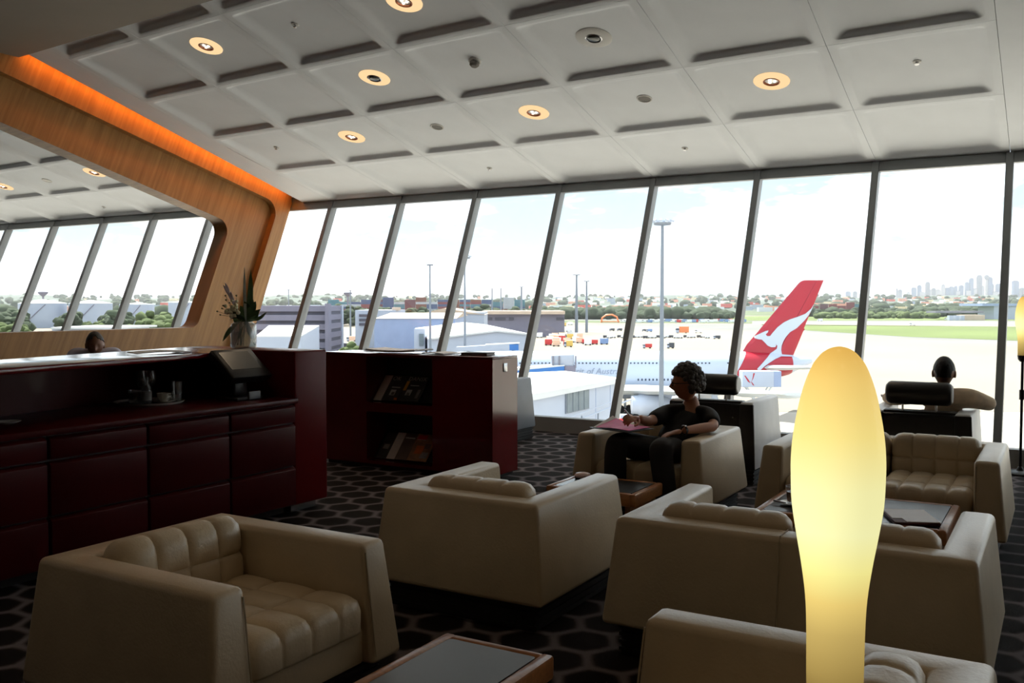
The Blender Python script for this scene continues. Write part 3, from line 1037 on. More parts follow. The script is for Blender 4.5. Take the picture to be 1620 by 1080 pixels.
t = thing('bar_counter', 'raised burgundy counter ledge above the bar, with the flower vase at its far end', 'counter', (-4.9, 3.4, 0))
MB().prism([(0.555, -1.3, 1.05), (0.10, 1.24, 1.05), (-0.60, 1.24, 1.05), (-0.05, -1.3, 1.05)], (0, 0, 0.033), bevel=0.008, seg=3).build('ledge', M['red_lacquer'], t, smooth=40)
MB().prism([(-0.02, -1.25, 0.0), (-0.42, 1.24, 0.0), (-0.45, 1.24, 0.0), (-0.05, -1.25, 0.0)], (0, 0, 1.049)).build('back_panel', M['red_satin'], t, smooth=0)
MB().prism([(0.52, 1.205, 0.06), (0.535, 1.505, 0.06), (-0.60, 1.505, 0.06), (-0.60, 1.205, 0.06)], (0, 0, 1.023), bevel=0.012, seg=3).build('end_pier', M['red_pier'], t, smooth=40)
MB().box((-0.05, 1.355, 0.03), (1.0, 0.24, 0.06)).build('foot', M['chrome'], t, smooth=0)

# magazine bookcase across the end
bx0, bx1, by, bz = -5.62, -3.87, 6.27, 0.975
t = thing('bookcase', 'burgundy lacquered magazine bookcase with two open niches beyond the bar', 'bookcase', ((bx0 + bx1) / 2, by, 0))
cx = (bx0 + bx1) / 2
n0, n1 = -5.137, -4.449
W_ = bx1 - bx0


def ringXZ(outer, inner, y0, y1):
    m = ring_plate(outer, inner, 0, 1)
    for v in m.bm.verts:
        v.co = Vector((v.co.y, y0 + (y1 - y0) * v.co.x, v.co.z))
    bmesh.ops.recalc_face_normals(m.bm, faces=m.bm.faces)
    return m


def rectp(x0, x1, z0, z1):
    return [(x0, z0), (x1, z0), (x1, z1), (x0, z1)]


zmid = 0.515
ringXZ(rectp(bx0 - cx, bx1 - cx, 0.03, zmid), round_poly(rectp(n0 - cx, n1 - cx, 0.06, 0.478), 0.012, 3), 0.0, 0.30).build('lower_niche', M['red_lacquer'], t, smooth=35)
ringXZ(rectp(bx0 - cx, bx1 - cx, zmid, 0.955), round_poly(rectp(n0 - cx, n1 - cx, 0.557, 0.945), 0.012, 3), 0.0, 0.30).build('upper_niche', M['red_lacquer'], t, smooth=35)
MB().box((0, 0.345, 0.4925), (W_, 0.09, 0.925)).build('rear_block', M['red_lacquer'], t, smooth=0)
MB().box((0, 0.195, 0.965), (W_, 0.39, 0.02), bevel=0.004).build('top', M['red_lacquer'], t, smooth=40)
MB().box((0, 0.195, 0.015), (W_ - 0.06, 0.34, 0.03)).build('plinth', M['plinth'], t, smooth=0)
for za, zb in ((0.06, 0.478), (0.557, 0.945)):
    MB().box(((n0 + n1) / 2 - cx, 0.292, (za + zb) / 2), (n1 - n0 - 0.004, 0.012, zb - za - 0.004)).build('niche_lining', M['niche'], t, smooth=0)
    R_ = Matrix.Rotation(radians(-42), 4, 'X')
    MB().box(((n0 + n1) / 2 - cx, 0.185, za + 0.115), (n1 - n0 - 0.006, 0.008, 0.28), rot=R_).build('display_shelf', M['niche'], t, smooth=0)
MB().box((W_ / 2 + 0.003, 0.19, 0.885), (0.008, 0.055, 0.07), bevel=0.003).build('switch_plate', M['chrome'], t, smooth=40, label='small steel switch plate')

# magazines leaning in the niches
M['mag_dark'] = mat('dark_glossy_cover', (64, 64, 62), 0.3, noise=0.4, nscale=9)
M['mag_brown'] = mat('brown_glossy_cover', (110, 92, 84), 0.3, noise=0.25, nscale=9)
M['mag_food'] = mat('colourful_glossy_cover', (150, 110, 80), 0.3, noise=0.5, nscale=16)
M['mag_white'] = mat('white_glossy_cover', (214, 206, 200), 0.3, noise=0.05)
M['mag_yellow'] = mat('yellow_print', (210, 160, 50), 0.4, noise=0.1)
M['mag_orange'] = mat('orange_print', (210, 110, 40), 0.4, noise=0.2, nscale=20)
M['mag_red'] = mat('red_print', (190, 36, 44), 0.4, noise=0.1)
M['mag_letters'] = mat('pale_masthead', (196, 198, 194), 0.5, noise=0.05)


def magazine(x, zbase, w, m, label, masthead=None, extras=(), lift=0.0):
    """x is the left edge; leans back 42 degrees on the display shelf"""
    t = thing('magazine', label, 'magazine', (x + w / 2, by + 0.075 - lift * 0.75, zbase + 0.012 + lift * 0.75 * 0.9), 0, 'magazines in the bookcase')
    t.rotation_euler = (radians(-42), 0, 0)
    h = 0.27
    MB().box((0, 0.001, h / 2), (w, 0.005, h)).build('cover', M[m], t, smooth=0)
    MB().box((0.001, 0.0045, h / 2), (w - 0.004, 0.0035, h - 0.006)).build('pages', M['white_paper'], t, smooth=0)
    if masthead:
        txt, sz, mm_ = masthead
        text_mesh('masthead', txt, sz, M[mm_], t, (-w / 2 + 0.012, -0.0022, h - 0.012 - sz * 0.72), (pi / 2, 0, 0))
    for (ex, ez, ew, eh, em) in extras:
        MB().box((ex, -0.002, ez), (ew, 0.0012, eh)).build('cover_picture', M[em], t, smooth=0)
    return t


zu, zl = 0.557, 0.06
magazine(-5.125, zu, 0.085, 'mag_white', 'white spined magazine at the left of the upper niche')
magazine(-5.035, zu, 0.165, 'mag_dark', 'dark magazine with a pale cover figure in the middle of the upper niche', ('OK', 0.062, 'mag_letters'), ((0.01, 0.14, 0.09, 0.012, 'mag_letters'), (0.0, 0.085, 0.055, 0.06, 'mag_letters'), (0.006, 0.075, 0.03, 0.03, 'mag_dark'), (0.06, 0.02, 0.03, 0.02, 'mag_orange')), 0.006)
magazine(-4.862, zu, 0.215, 'mag_dark', 'dark magazine with a yellow strip at the right of the upper niche', ('DANSK', 0.058, 'mag_letters'), ((-0.085, 0.16, 0.03, 0.10, 'mag_yellow'), (0.0, 0.165, 0.09, 0.01, 'mag_letters'), (-0.03, 0.09, 0.055, 0.06, 'mag_letters'), (-0.03, 0.075, 0.03, 0.03, 'mag_dark'), (0.07, 0.08, 0.03, 0.09, 'grey_print')), 0.010)
magazine(-5.10, zl, 0.11, 'mag_dark', 'black magazine at the left of the lower niche', None, ((0.0, 0.12, 0.06, 0.05, 'grey_print'),))
magazine(-4.985, zl, 0.085, 'mag_white', 'white spined magazine standing out in the lower niche', None, (), 0.004)
magazine(-4.895, zl, 0.125, 'mag_brown', 'brown magazine between the white spine and the colourful cover in the lower niche', None, ((0.0, 0.22, 0.10, 0.012, 'mag_letters'),), 0.007)
magazine(-4.765, zl, 0.20, 'mag_food', 'colourful magazine with a red title box at the right of the lower niche', None, ((-0.04, 0.235, 0.09, 0.045, 'mag_red'), (-0.04, 0.212, 0.09, 0.008, 'mag_letters'), (-0.02, 0.11, 0.08, 0.08, 'mag_orange'), (0.05, 0.06, 0.07, 0.06, 'grey_print'), (0.05, 0.15, 0.06, 0.05, 'mag_brown')), 0.010)


# papers on the bookcase top
def sheet_stack(name, label, loc, rz, w, d, h, m, curl=0.0, group=None, cat='newspaper'):
    t = thing(name, label, cat, loc, rz, group)
    for lay, (s, dz, mm_) in enumerate(((1.0, 0.0, m), (0.97, h * 0.55, 'white_paper'))):
        b = MB()
        n = 10
        for i in range(n):
            for a, c in ((i, i + 1),):
                xa, xb = -w / 2 * s + w * s * a / n, -w / 2 * s + w * s * c / n
                za = curl * (abs(xa) / (w / 2)) ** 2 + 0.010 * sin(pi * a / n)
                zc = curl * (abs(xb) / (w / 2)) ** 2 + 0.010 * sin(pi * c / n)
                hh = h * 0.5
                v = [b.bm.verts.new(p) for p in ((xa, -d / 2 * s, za + dz), (xb, -d / 2 * s, zc + dz), (xb, d / 2 * s, zc + dz), (xa, d / 2 * s, za + dz), (xa, -d / 2 * s, za + dz + hh), (xb, -d / 2 * s, zc + dz + hh), (xb, d / 2 * s, zc + dz + hh), (xa, d / 2 * s, za + dz + hh))]
                for q in ((3, 2, 1, 0), (4, 5, 6, 7), (0, 1, 5, 4), (2, 3, 7, 6)) + (((3, 0, 4, 7),) if i == 0 else ()) + (((1, 2, 6, 5),) if i == n - 1 else ()):
                    b.bm.faces.new([v[k] for k in q])
        bmesh.ops.remove_doubles(b.bm, verts=b.bm.verts, dist=1e-5)
        b.build('sheet', M[mm_], t, smooth=40)
    return t


sheet_stack('newspaper', 'open curled newspaper on top of the bookcase', (-4.93, 6.46, 0.975), 0.08, 0.50, 0.31, 0.016, 'grey_print', 0.022)
sheet_stack('leaflet', 'flat white leaflets beside the curled newspaper on the bookcase', (-4.50, 6.47, 0.975), -0.2, 0.26, 0.20, 0.008, 'white_paper', 0.004, cat='leaflet')
t = thing('folder', 'black menu folder lying on the right end of the bookcase', 'folder', (-4.13, 6.46, 0.975), 0.15)
MB().box((0, 0, 0.004), (0.24, 0.17, 0.006), bevel=0.001).build('back_cover', M['black_leather'], t)
MB().box((0.003, 0, 0.013), (0.23, 0.162, 0.012)).build('pages', M['grey_print'], t, smooth=0)
MB().box((0, 0, 0.022), (0.24, 0.17, 0.006), bevel=0.001).build('front_cover', M['black_leather'], t)
sheet_stack('leaflet', 'white papers lying on the raised bar ledge left of the vase', (-4.98, 4.02, 1.083), 1.2, 0.34, 0.22, 0.006, 'white_paper', 0.002, cat='leaflet')

# till on the worktop
t = thing('cash_register', 'black touch screen till on the bar worktop', 'till', (-4.60, 4.36, 0.775), radians(90))
b = MB().box((0, 0.03, 0.012), (0.22, 0.20, 0.024), bevel=0.006).box((0, 0.05, 0.10), (0.12, 0.08, 0.17), top=(0.8, 0.8), bevel=0.008)
b.build('stand', M['black_plastic'], t, smooth=45)
Rm = Matrix.Rotation(radians(-50), 4, 'X')
hd_ = MB().box((0, 0, 0), (0.34, 0.06, 0.27), bevel=0.012).build('monitor', M['black_plastic'], t, smooth=45)
hd_.matrix_local = Matrix.Translation((0, 0.02, 0.218)) @ Rm
MB().box((-0.005, -0.031, 0.02), (0.25, 0.003, 0.165)).build('screen', M['screen'], hd_, smooth=0)
MB().box((0.03, -0.075, 0.03), (0.10, 0.012, 0.05), bevel=0.003).build('card_reader', M['mullion'], t, smooth=40)

# tray of used glasses
TX, TY, TZ = -4.93, 3.90, 0.775
t = thing('serving_tray', 'round tray of used glasses on the bar worktop', 'tray', (TX, TY, TZ))
MB().lathe([(0, 0.002), (0.19, 0.002), (0.205, 0.014), (0.212, 0.016), (0.205, 0.008), (0.192, 0.0), (0, 0)], 40).build('dish', M['china'], t, smooth=50)
MB().lathe([(0, 0.003), (0.185, 0.003), (0.185, 0.0045), (0, 0.0045)], 40).build('mat', M['black_plastic'], t, smooth=50)
U_ = Vector((cos(YAW), sin(YAW), 0)); V_ = Vector((-sin(YAW), cos(YAW), 0))


def ontray(u, v):
    p = Vector((TX, TY, TZ + 0.005)) + U_ * u + V_ * v
    return tuple(p)


def wine_glass(label, loc):
    t = thing('wine_glass', label, 'glass', loc, 0, 'glasses on the tray')
    MB().lathe([(0, 0), (0.032, 0), (0.033, 0.002), (0.006, 0.008), (0.0045, 0.075), (0.012, 0.085), (0.030, 0.105), (0.037, 0.13), (0.035, 0.165), (0.030, 0.195), (0.0285, 0.195), (0.0335, 0.165), (0.0355, 0.13), (0.028, 0.107), (0.0, 0.088)], 24).build('bowl', M['clear_glass'], t, smooth=60)
    return t


wine_glass('stemmed glass at the left of the tray', ontray(-0.075, 0.06))
wine_glass('stemmed glass just left of the small bottle on the tray', ontray(-0.02, 0.07))
t = thing('tumbler', 'tumbler of dark drink at the front of the tray', 'glass', ontray(-0.06, -0.08))
MB().lathe([(0, 0), (0.034, 0), (0.040, 0.085), (0.038, 0.085), (0.033, 0.006), (0, 0.006)], 24).build('glass', M['clear_glass'], t, smooth=60)
MB().lathe([(0, 0.007), (0.032, 0.007), (0.0365, 0.068), (0, 0.068)], 24).build('drink', M['drink'], t, smooth=60)
t = thing('bottle', 'small clear bottle with a pale label on the tray', 'bottle', ontray(0.02, -0.10))
MB().lathe([(0, 0), (0.029, 0), (0.031, 0.006), (0.031, 0.085), (0.026, 0.105), (0.013, 0.13), (0.012, 0.155), (0.014, 0.157), (0.014, 0.165), (0.0, 0.165)], 24).build('glass', M['clear_glass'], t, smooth=60)
MB().lathe([(0.0315, 0.025), (0.0318, 0.03), (0.0318, 0.078), (0.0315, 0.08)], 24).build('paper_label', M['grey_print'], t, smooth=60)
MB().lathe([(0, 0.004), (0.028, 0.004), (0.028, 0.022), (0, 0.022)], 24).build('water', M['water'], t, smooth=60)
t = thing('tea_cup', 'white cup on a saucer at the right of the tray', 'cup', ontray(0.095, -0.01))
MB().lathe([(0, 0), (0.03, 0), (0.07, 0.012), (0.071, 0.014), (0.028, 0.004), (0, 0.004)], 28).build('saucer', M['china'], t, smooth=60)
MB().lathe([(0, 0.005), (0.022, 0.005), (0.026, 0.012), (0.040, 0.038), (0.045, 0.06), (0.043, 0.06), (0.036, 0.035), (0.0, 0.014)], 28).build('cup', M['china'], t, smooth=60)
b = MB(); b.tube([(0.043, 0, 0.052), (0.062, 0, 0.048), (0.064, 0, 0.032), (0.036, 0, 0.024)], 0.0035, 8); b.build('handle', M['china'], t)
t = thing('highball_glass', 'tall empty glass at the right edge of the tray', 'glass', ontray(0.165, 0.02))
MB().lathe([(0, 0), (0.027, 0), (0.032, 0.13), (0.0305, 0.13), (0.0255, 0.008), (0, 0.008)], 24).build('glass', M['clear_glass'], t, smooth=60)
t = thing('small_dish', 'pale dish on the worktop cut by the left edge', 'dish', (-4.72, 2.86, 0.775))
MB().lathe([(0, 0), (0.03, 0), (0.06, 0.012), (0.061, 0.014), (0.028, 0.004), (0, 0.004)], 28).build('dish', M['china'], t, smooth=60)

# vase of flowers on the far end of the counter
VX, VY, VZ = -4.975, 4.73, 1.083
t = thing('flower_vase', 'clear glass jar vase on the far end of the bar counter', 'vase', (VX, VY, VZ))
vp = [(0, 0), (0.075, 0), (0.088, 0.01), (0.09, 0.03), (0.09, 0.15), (0.082, 0.172), (0.066, 0.18), (0.066, 0.188)]
MB().lathe(vp + [(r - 0.005, z) for r, z in vp[::-1][:-3]] + [(0.08, 0.008), (0, 0.008)], 32).build('jar', M['vase_glass'], t, smooth=60)
MB().lathe([(0, 0.010), (0.083, 0.010), (0.084, 0.12), (0, 0.12)], 32).build('water', M['water'], t, smooth=60)


def leaf(b, base, tip, w, bend=0.0, n=6, mi=0, side=None):
    """lanceolate leaf with a folded mid rib"""
    base, tip = Vector(base), Vector(tip)
    ax = tip - base
    sd_ = side if side is not None else U_
    s = (sd_ - ax * (sd_.dot(ax) / ax.length_squared)).normalized()
    nrm = ax.cross(s).normalized()
    rows = []
    for i in range(n + 1):
        u = i / n
        c = base + ax * u + nrm * (bend * sin(pi * u))
        ww = w * (sin(pi * min(1, u * 0.92 + 0.08)) ** 0.8) if i < n else 0.0008
        rows.append((c - s * ww + nrm * ww * 0.3, c, c + s * ww + nrm * ww * 0.3))
    vs = [[b.bm.verts.new(p) for p in r] for r in rows]
    for r0, r1 in zip(vs, vs[1:]):
        for k in range(2):
            b.bm.faces.new([r0[k], r0[k + 1], r1[k + 1], r1[k]]).material_index = mi
    return b


def fp(u, h, v=0.0):
    return Vector((VX, VY, VZ)) + U_ * u + V_ * v + Vector((0, 0, h)) - Vector((VX, VY, VZ))


bq = thing('bouquet', 'arrangement of dark leaves and cream flowers standing in the glass vase', 'flowers', (VX, VY, VZ))
rnd = random.Random(3)
for (u0, h0, u1, h1, w, mm_, bend) in ((0.03, 0.16, 0.055, 0.555, 0.022, 'leaf_dark', 0.02), (0.02, 0.17, 0.01, 0.57, 0.011, 'leaf_pale', -0.02), (-0.03, 0.19, -0.135, 0.05, 0.018, 'leaf_dark', 0.02),
                                       (0.05, 0.2, 0.155, 0.255, 0.018, 'leaf_dark', 0.02), (0.04, 0.22, 0.13, 0.275, 0.015, 'leaf_dark', 0.0), (0.0, 0.2, 0.09, 0.33, 0.03, 'leaf_dark', 0.02),
                                       (-0.02, 0.2, -0.10, 0.20, 0.025, 'leaf_dark', 0.01), (0.02, 0.2, 0.02, 0.33, 0.03, 'leaf_dark', 0.03), (0.0, 0.19, 0.10, 0.19, 0.022, 'leaf_dark', 0.02), (0.03, 0.2, 0.06, 0.36, 0.025, 'leaf_dark', 0.0),
                                       (-0.01, 0.19, -0.06, 0.26, 0.025, 'leaf_dark', 0.0), (0.02, 0.18, 0.075, 0.05, 0.02, 'leaf_dark', 0.01), (0.0, 0.16, -0.03, 0.06, 0.01, 'leaf_dark', 0.0), (0.01, 0.19, -0.02, 0.30, 0.028, 'leaf_dark', 0.02), (0.03, 0.19, 0.10, 0.27, 0.028, 'leaf_dark', 0.01), (0.0, 0.19, 0.05, 0.30, 0.03, 'leaf_dark', 0.02), (0.02, 0.19, 0.08, 0.23, 0.026, 'leaf_dark', -0.01), (-0.02, 0.19, -0.085, 0.225, 0.024, 'leaf_dark', 0.01), (0.0, 0.19, -0.04, 0.235, 0.026, 'leaf_dark', 0.0)):
    b = leaf(MB(), fp(u0, h0, rnd.uniform(-0.02, 0.02)), fp(u1, h1, rnd.uniform(-0.05, 0.05)), w, bend)
    b.build('leaf', M[mm_], bq, smooth=60)
b = MB()
for i in range(46):
    k = rnd.random()
    b.ball(fp(-0.045 + rnd.gauss(0, 0.024) - 0.03 * k, 0.25 + rnd.gauss(0, 0.03) + 0.03 * k, rnd.gauss(0, 0.025)), rnd.uniform(0.008, 0.016), 2, jig=0.15, rnd=rnd)
b.build('flower_cluster', M['flower'], bq, smooth=180, kind='stuff', label='cream flower cluster')
b = MB()
for i in range(16):
    k = i / 15
    leaf(b, fp(-0.05 - 0.05 * k, 0.28 + 0.10 * k, rnd.uniform(-0.02, 0.02)), fp(-0.075 - 0.055 * k + rnd.uniform(-0.015, 0.015), 0.36 + 0.10 * k, rnd.uniform(-0.02, 0.02)), 0.009, 0.004, 4)
b.build('flower_plume', M['flower_mauve'], bq, smooth=60, label='pale mauve plume')
for (u1, h1) in ((-0.17, 0.26), (-0.165, 0.235), (-0.13, 0.30), (-0.12, 0.34), (-0.115, 0.37), (-0.15, 0.28), (-0.055, 0.37), (-0.11, 0.245), (-0.09, 0.32)):
    b = MB()
    v1 = rnd.uniform(-0.04, 0.04)
    b.tube([fp(-0.02, 0.2), fp(u1 * 0.6 - 0.01, (0.2 + h1) / 2 + 0.01, v1 * 0.5), fp(u1, h1, v1)], 0.0016, 5)
    b.ball(fp(u1, h1, v1), (0.010, 0.006, 0.007), 1)
    b.build('bud_sprig', M['bud'], bq)
b = MB()
for i in range(9):
    b.tube([fp(rnd.uniform(-0.03, 0.03), 0.2, rnd.uniform(-0.02, 0.02)), fp(rnd.uniform(-0.06, 0.07), 0.02, rnd.uniform(-0.05, 0.05))], 0.003, 5)
b.build('stems', M['leaf_dark'], bq, kind='stuff')

# things on the low tables
t = thing('glass_cup', 'glass cup of milky coffee on a saucer, half hidden by the lamp', 'cup', (-1.225, 5.03, 0.330))
MB().lathe([(0, 0), (0.03, 0), (0.072, 0.012), (0.073, 0.014), (0.028, 0.004), (0, 0.004)], 28).build('saucer', M['china'], t, smooth=60)
MB().lathe([(0, 0.005), (0.032, 0.005), (0.036, 0.02), (0.041, 0.10), (0.0395, 0.10), (0.034, 0.02), (0, 0.010)], 28).build('cup', M['clear_glass'], t, smooth=60)
MB().lathe([(0, 0.011), (0.0335, 0.021), (0.0375, 0.07), (0, 0.07)], 28).build('coffee', M['tea'], t, smooth=60)
MB().tube([(-0.10, -0.02, 0.016), (-0.03, -0.04, 0.014)], [0.006, 0.003], 8).build('spoon', M['chrome'], t)
t = thing('magazine', 'white papers on a dark red folder on the table between the sofas', 'folder', (-0.645, 4.985, 0.330), radians(22))
MB().box((0, 0, 0.008), (0.21, 0.29, 0.016), bevel=0.003).build('folder', mat('dark_red_folder', (74, 34, 34), 0.5, noise=0.1), t, smooth=40)
b = MB()
b.prism([(-0.10, -0.07, 0.0165), (-0.055, -0.07, 0.0165), (-0.05, -0.14, 0.0165), (0.103, -0.14, 0.0165), (0.103, 0.143, 0.0165), (-0.10, 0.143, 0.0165)], (0, 0, 0.003))
b.build('paper', M['white_paper'], t, smooth=0)
t = thing('glass_dish', 'small round pinkish dish on the table by the woman', 'dish', (-2.52, 5.13, 0.330))
MB().lathe([(0, 0), (0.045, 0), (0.05, 0.008), (0.05, 0.012), (0, 0.012)], 24).build('foot', M['black_plastic'], t, smooth=50)
MB().lathe([(0.048, 0.012), (0.052, 0.022), (0.042, 0.034), (0.02, 0.040), (0, 0.041)], 24).build('lid', mat('pinkish_lid', (214, 186, 184), 0.2, noise=0.08), t, smooth=60)


# ================================================================== outside: the airfield
G = -18.6
FW = Vector((-sin(YAW), cos(YAW), 0))
RT = Vector((cos(YAW), sin(YAW), 0))


def gp(px, d, z=G):
    """point at distance d on the bearing measured for px"""
    p = FW * d + RT * ((px - 810) / FPX * d)
    return Vector((p.x, p.y, z))


def zz_(py, d):
    return EYE + (479.5 - py) / FPX * d


def gd(py):
    return (EYE - G) * FPX / (py - 479.5)


def omat(name, rgb, rough=0.8, noise=0.08, nscale=0.3, **k):
    return mat(name, rgb, rough, 0, 0.2, noise=noise, nscale=nscale, **k)


M['concrete'] = omat('apron_concrete', (166, 160, 150), 0.9, 0.07, 0.02, stretch=(1, 1, 1))
M['asphalt'] = omat('asphalt', (112, 112, 110), 0.9, 0.1, 0.03)
M['grass'] = omat('airfield_grass', (92, 104, 60), 0.95, 0.15, 0.01)
M['scrub'] = omat('scrub', (88, 98, 72), 0.95, 0.25, 0.02)
M['tree'] = omat('tree_foliage', (56, 66, 50), 0.95, 0.4, 0.12)
M['tree_light'] = omat('light_tree_foliage', (76, 88, 54), 0.95, 0.4, 0.15)
M['white_metal'] = omat('white_sheet_metal', (166, 174, 190), 0.5, 0.03, 0.4)
M['white_roof'] = omat('white_roof', (196, 198, 200), 0.6, 0.04, 0.2)
M['peach_roof'] = omat('peach_roof', (186, 168, 152), 0.7, 0.06, 0.2)
M['blue_shed'] = omat('pale_blue_cladding', (140, 154, 184), 0.6, 0.05, 0.3)
M['grey_deck'] = omat('grey_concrete', (120, 120, 132), 0.8, 0.1, 0.2)
M['grey_dark'] = omat('dark_void', (86, 86, 98), 0.8, 0.1, 0.2)
M['lilac'] = omat('lilac_grey_wall', (122, 120, 136), 0.8, 0.06, 0.2)
M['blue_paint'] = omat('blue_bridge_paint', (64, 112, 176), 0.5, 0.05, 0.5)
M['aircraft_white'] = mat('aircraft_white', (176, 186, 204), 0.3, 0, 0.5, noise=0.02, nscale=0.2)
M['aircraft_red'] = mat('aircraft_red', (158, 20, 42), 0.35, 0, 0.5, noise=0.03, nscale=0.2)
M['wing_grey'] = mat('wing_grey', (186, 192, 196), 0.4, 0, 0.5, noise=0.04, nscale=0.3)
M['print_grey'] = mat('grey_lettering', (132, 142, 164), 0.5, noise=0.02)
M['window_dark'] = mat('cabin_window', (40, 52, 72), 0.2, noise=0.05)
M['louvre'] = omat('grey_louvre_glass', (104, 116, 124), 0.3, 0.1, 2)
M['mast'] = mat('galvanised_mast', (118, 126, 138), 0.45, 0.3, noise=0.05)
M['tower_blue'] = omat('tower_glass_blue', (60, 78, 112), 0.6, 0.1, 0.02)
M['tower_pale'] = omat('tower_pale_concrete', (128, 128, 138), 0.7, 0.1, 0.02)
M['tower_grey'] = omat('tower_grey', (76, 82, 100), 0.7, 0.1, 0.02)
M['tyre'] = mat('rubber', (30, 30, 32), 0.8, noise=0.1)

# ground, taxiways and grass as real strips lying one above the other
g0 = MB().box((0, 6000, G - 0.5), (24000, 12400, 1.0)).build('ground', M['concrete'], smooth=0)
g0['kind'] = 'structure'


def strip(name, m, pts, lift):
    P = [gp(px, gd(py), G + lift) for px, py in pts]
    o = MB().prism(P, (0, 0, 0.05)).build(name, M[m], smooth=0)
    o['kind'] = 'structure'


M['dimmed_concrete'] = omat('dimmed_apron_concrete', (132, 125, 114), 0.9, 0.08, 0.012)  # same apron darkened against clipping; unseen near ground stays lighter to bounce light
strip('main_apron', 'dimmed_concrete', [(-500, 652), (2100, 652), (2100, 499), (-500, 499)], 0.0)
strip('taxiway', 'asphalt', [(900, 513.5), (1280, 525.5), (1480, 538), (1800, 548), (1800, 503), (900, 500.5)], 0.02)
strip('grass_field', 'grass', [(1205, 514), (1280, 523), (1440, 533), (1620, 539.5), (1800, 545), (1800, 519), (1620, 517), (1205, 513)], 0.09)
strip('runway', 'dimmed_concrete', [(900, 512), (1205, 514), (1620, 517), (1800, 518.5), (1800, 511), (1500, 509.5), (900, 508.5)], 0.09)
strip('far_grass', 'grass', [(1090, 507.5), (1300, 507), (1520, 507), (1800, 508), (1800, 500.5), (1300, 499.5), (1090, 501)], 0.16)
strip('near_verge', 'scrub', [(820, 509.8), (960, 511), (1190, 512), (1190, 508.4), (820, 506.5)], 0.16)
strip('scrubland', 'scrub', [(-300, 499.3), (2000, 499.3), (2000, 486), (-300, 486)], 0.2)

# far terrain rising to the wooded ridge
b = MB()
rnd = random.Random(11)
nx = 90
rows = []
for d, base, amp in ((2300, G, 0), (3000, -10, 3), (4000, 8, 6), (5200, 34, 9), (5600, 20, 5)):
    r = []
    for i in range(nx + 1):
        px = -500 + 2700 * i / nx
        h = base + amp * (sin(i * 0.9 + d) * 0.5 + sin(i * 0.37 + d * 0.01) + rnd.uniform(-0.6, 0.6))
        r.append(b.bm.verts.new(gp(px, d, h)))
    rows.append(r)
for r0, r1 in zip(rows, rows[1:]):
    for i in range(nx):
        b.bm.faces.new([r0[i], r0[i + 1], r1[i + 1], r1[i]])
o = b.build('hillside', omat('wooded_hill', (76, 86, 78), 0.95, 0.3, 0.006), smooth=60)
o['kind'] = 'structure'


def hill_z(d):
    K = ((2300, G), (3000, -10), (4000, 8), (5200, 34), (5600, 20))
    for (d0, z0), (d1, z1) in zip(K, K[1:]):
        if d0 <= d <= d1: return z0 + (z1 - z0) * (d - d0) / (d1 - d0)
    return G


def blob_belt(name, label, spec, m, seed, sub=1, jig=0.22, cat='trees'):
    """continuous belt of tree crowns (nobody could count them)"""
    rr = random.Random(seed)
    b = MB()
    for n, px0, px1, d0, d1, h0, h1 in spec:
        if d0 > 1000: n, h0, h1 = int(n * 1.7), h0 * 0.72, h1 * 0.78
        for i in range(n):
            d = rr.uniform(d0, d1); px = rr.uniform(px0, px1); h = rr.uniform(h0, h1)
            z = hill_z(d)
            p = gp(px, d, z + h * 0.5)
            w = h * rr.uniform(0.45, 0.9)
            if d > 1000:
                b.ball(p, (w, w, h * 0.55), 2, jig=0.13, rnd=rr)
            else:
                for q_ in range(7):
                    r_ = h * rr.uniform(0.22, 0.36)
                    b.ball(p + Vector((rr.gauss(0, 0.32) * w, rr.gauss(0, 0.32) * w, rr.gauss(0.08, 0.16) * h)), (r_, r_, r_ * 0.85), 2, jig=0.16, rnd=rr)
    o = b.build(name, M[m], smooth=50, kind='stuff')
    return tag(o, label, cat)


blob_belt('tree_belt', 'dark green belt of trees behind the apron, left of the red tail', [(150, 850, 1130, 1150, 1400, 12, 20), (90, 1020, 1160, 1150, 1350, 8, 14)], 'tree', 1)
blob_belt('tree_belt', 'belt of green trees beyond the far grass, below the city skyline', [(130, 1270, 1640, 1350, 1700, 10, 19), (120, 1250, 1660, 1700, 2300, 16, 26)], 'tree', 2)
blob_belt('tree_belt', 'yellowish green bushes along the far edge of the grass', [(60, 1280, 1480, 1200, 1330, 6, 12)], 'tree_light', 5)
blob_belt('tree_belt', 'dark trees behind the sheds and under the container stacks', [(150, 430, 860, 800, 950, 9, 16)], 'tree', 3)
blob_belt('tree_belt', 'trees around the white storage tanks, seen through the portal', [(40, -40, 40, 560, 760, 8, 15), (12, 100, 116, 640, 700, 8, 13), (16, 172, 196, 640, 720, 8, 14), (40, -60, 340, 900, 1300, 10, 18)], 'tree', 4)
blob_belt('tree_belt', 'light green bushy trees in front of the storage tanks', [(26, 232, 270, 560, 640, 7, 13), (14, -20, 34, 480, 560, 5, 9), (10, 100, 240, 640, 690, 4, 8)], 'tree_light', 6)
blob_belt('tree_belt', 'wooded ridge on the horizon', [(500, -300, 1900, 2400, 5200, 14, 30)], 'tree', 7)
blob_belt('tree', 'round light green tree beside the grey car park', [(9, 548, 555, 325, 335, 4, 6.5)], 'tree_light', 8, cat='tree')

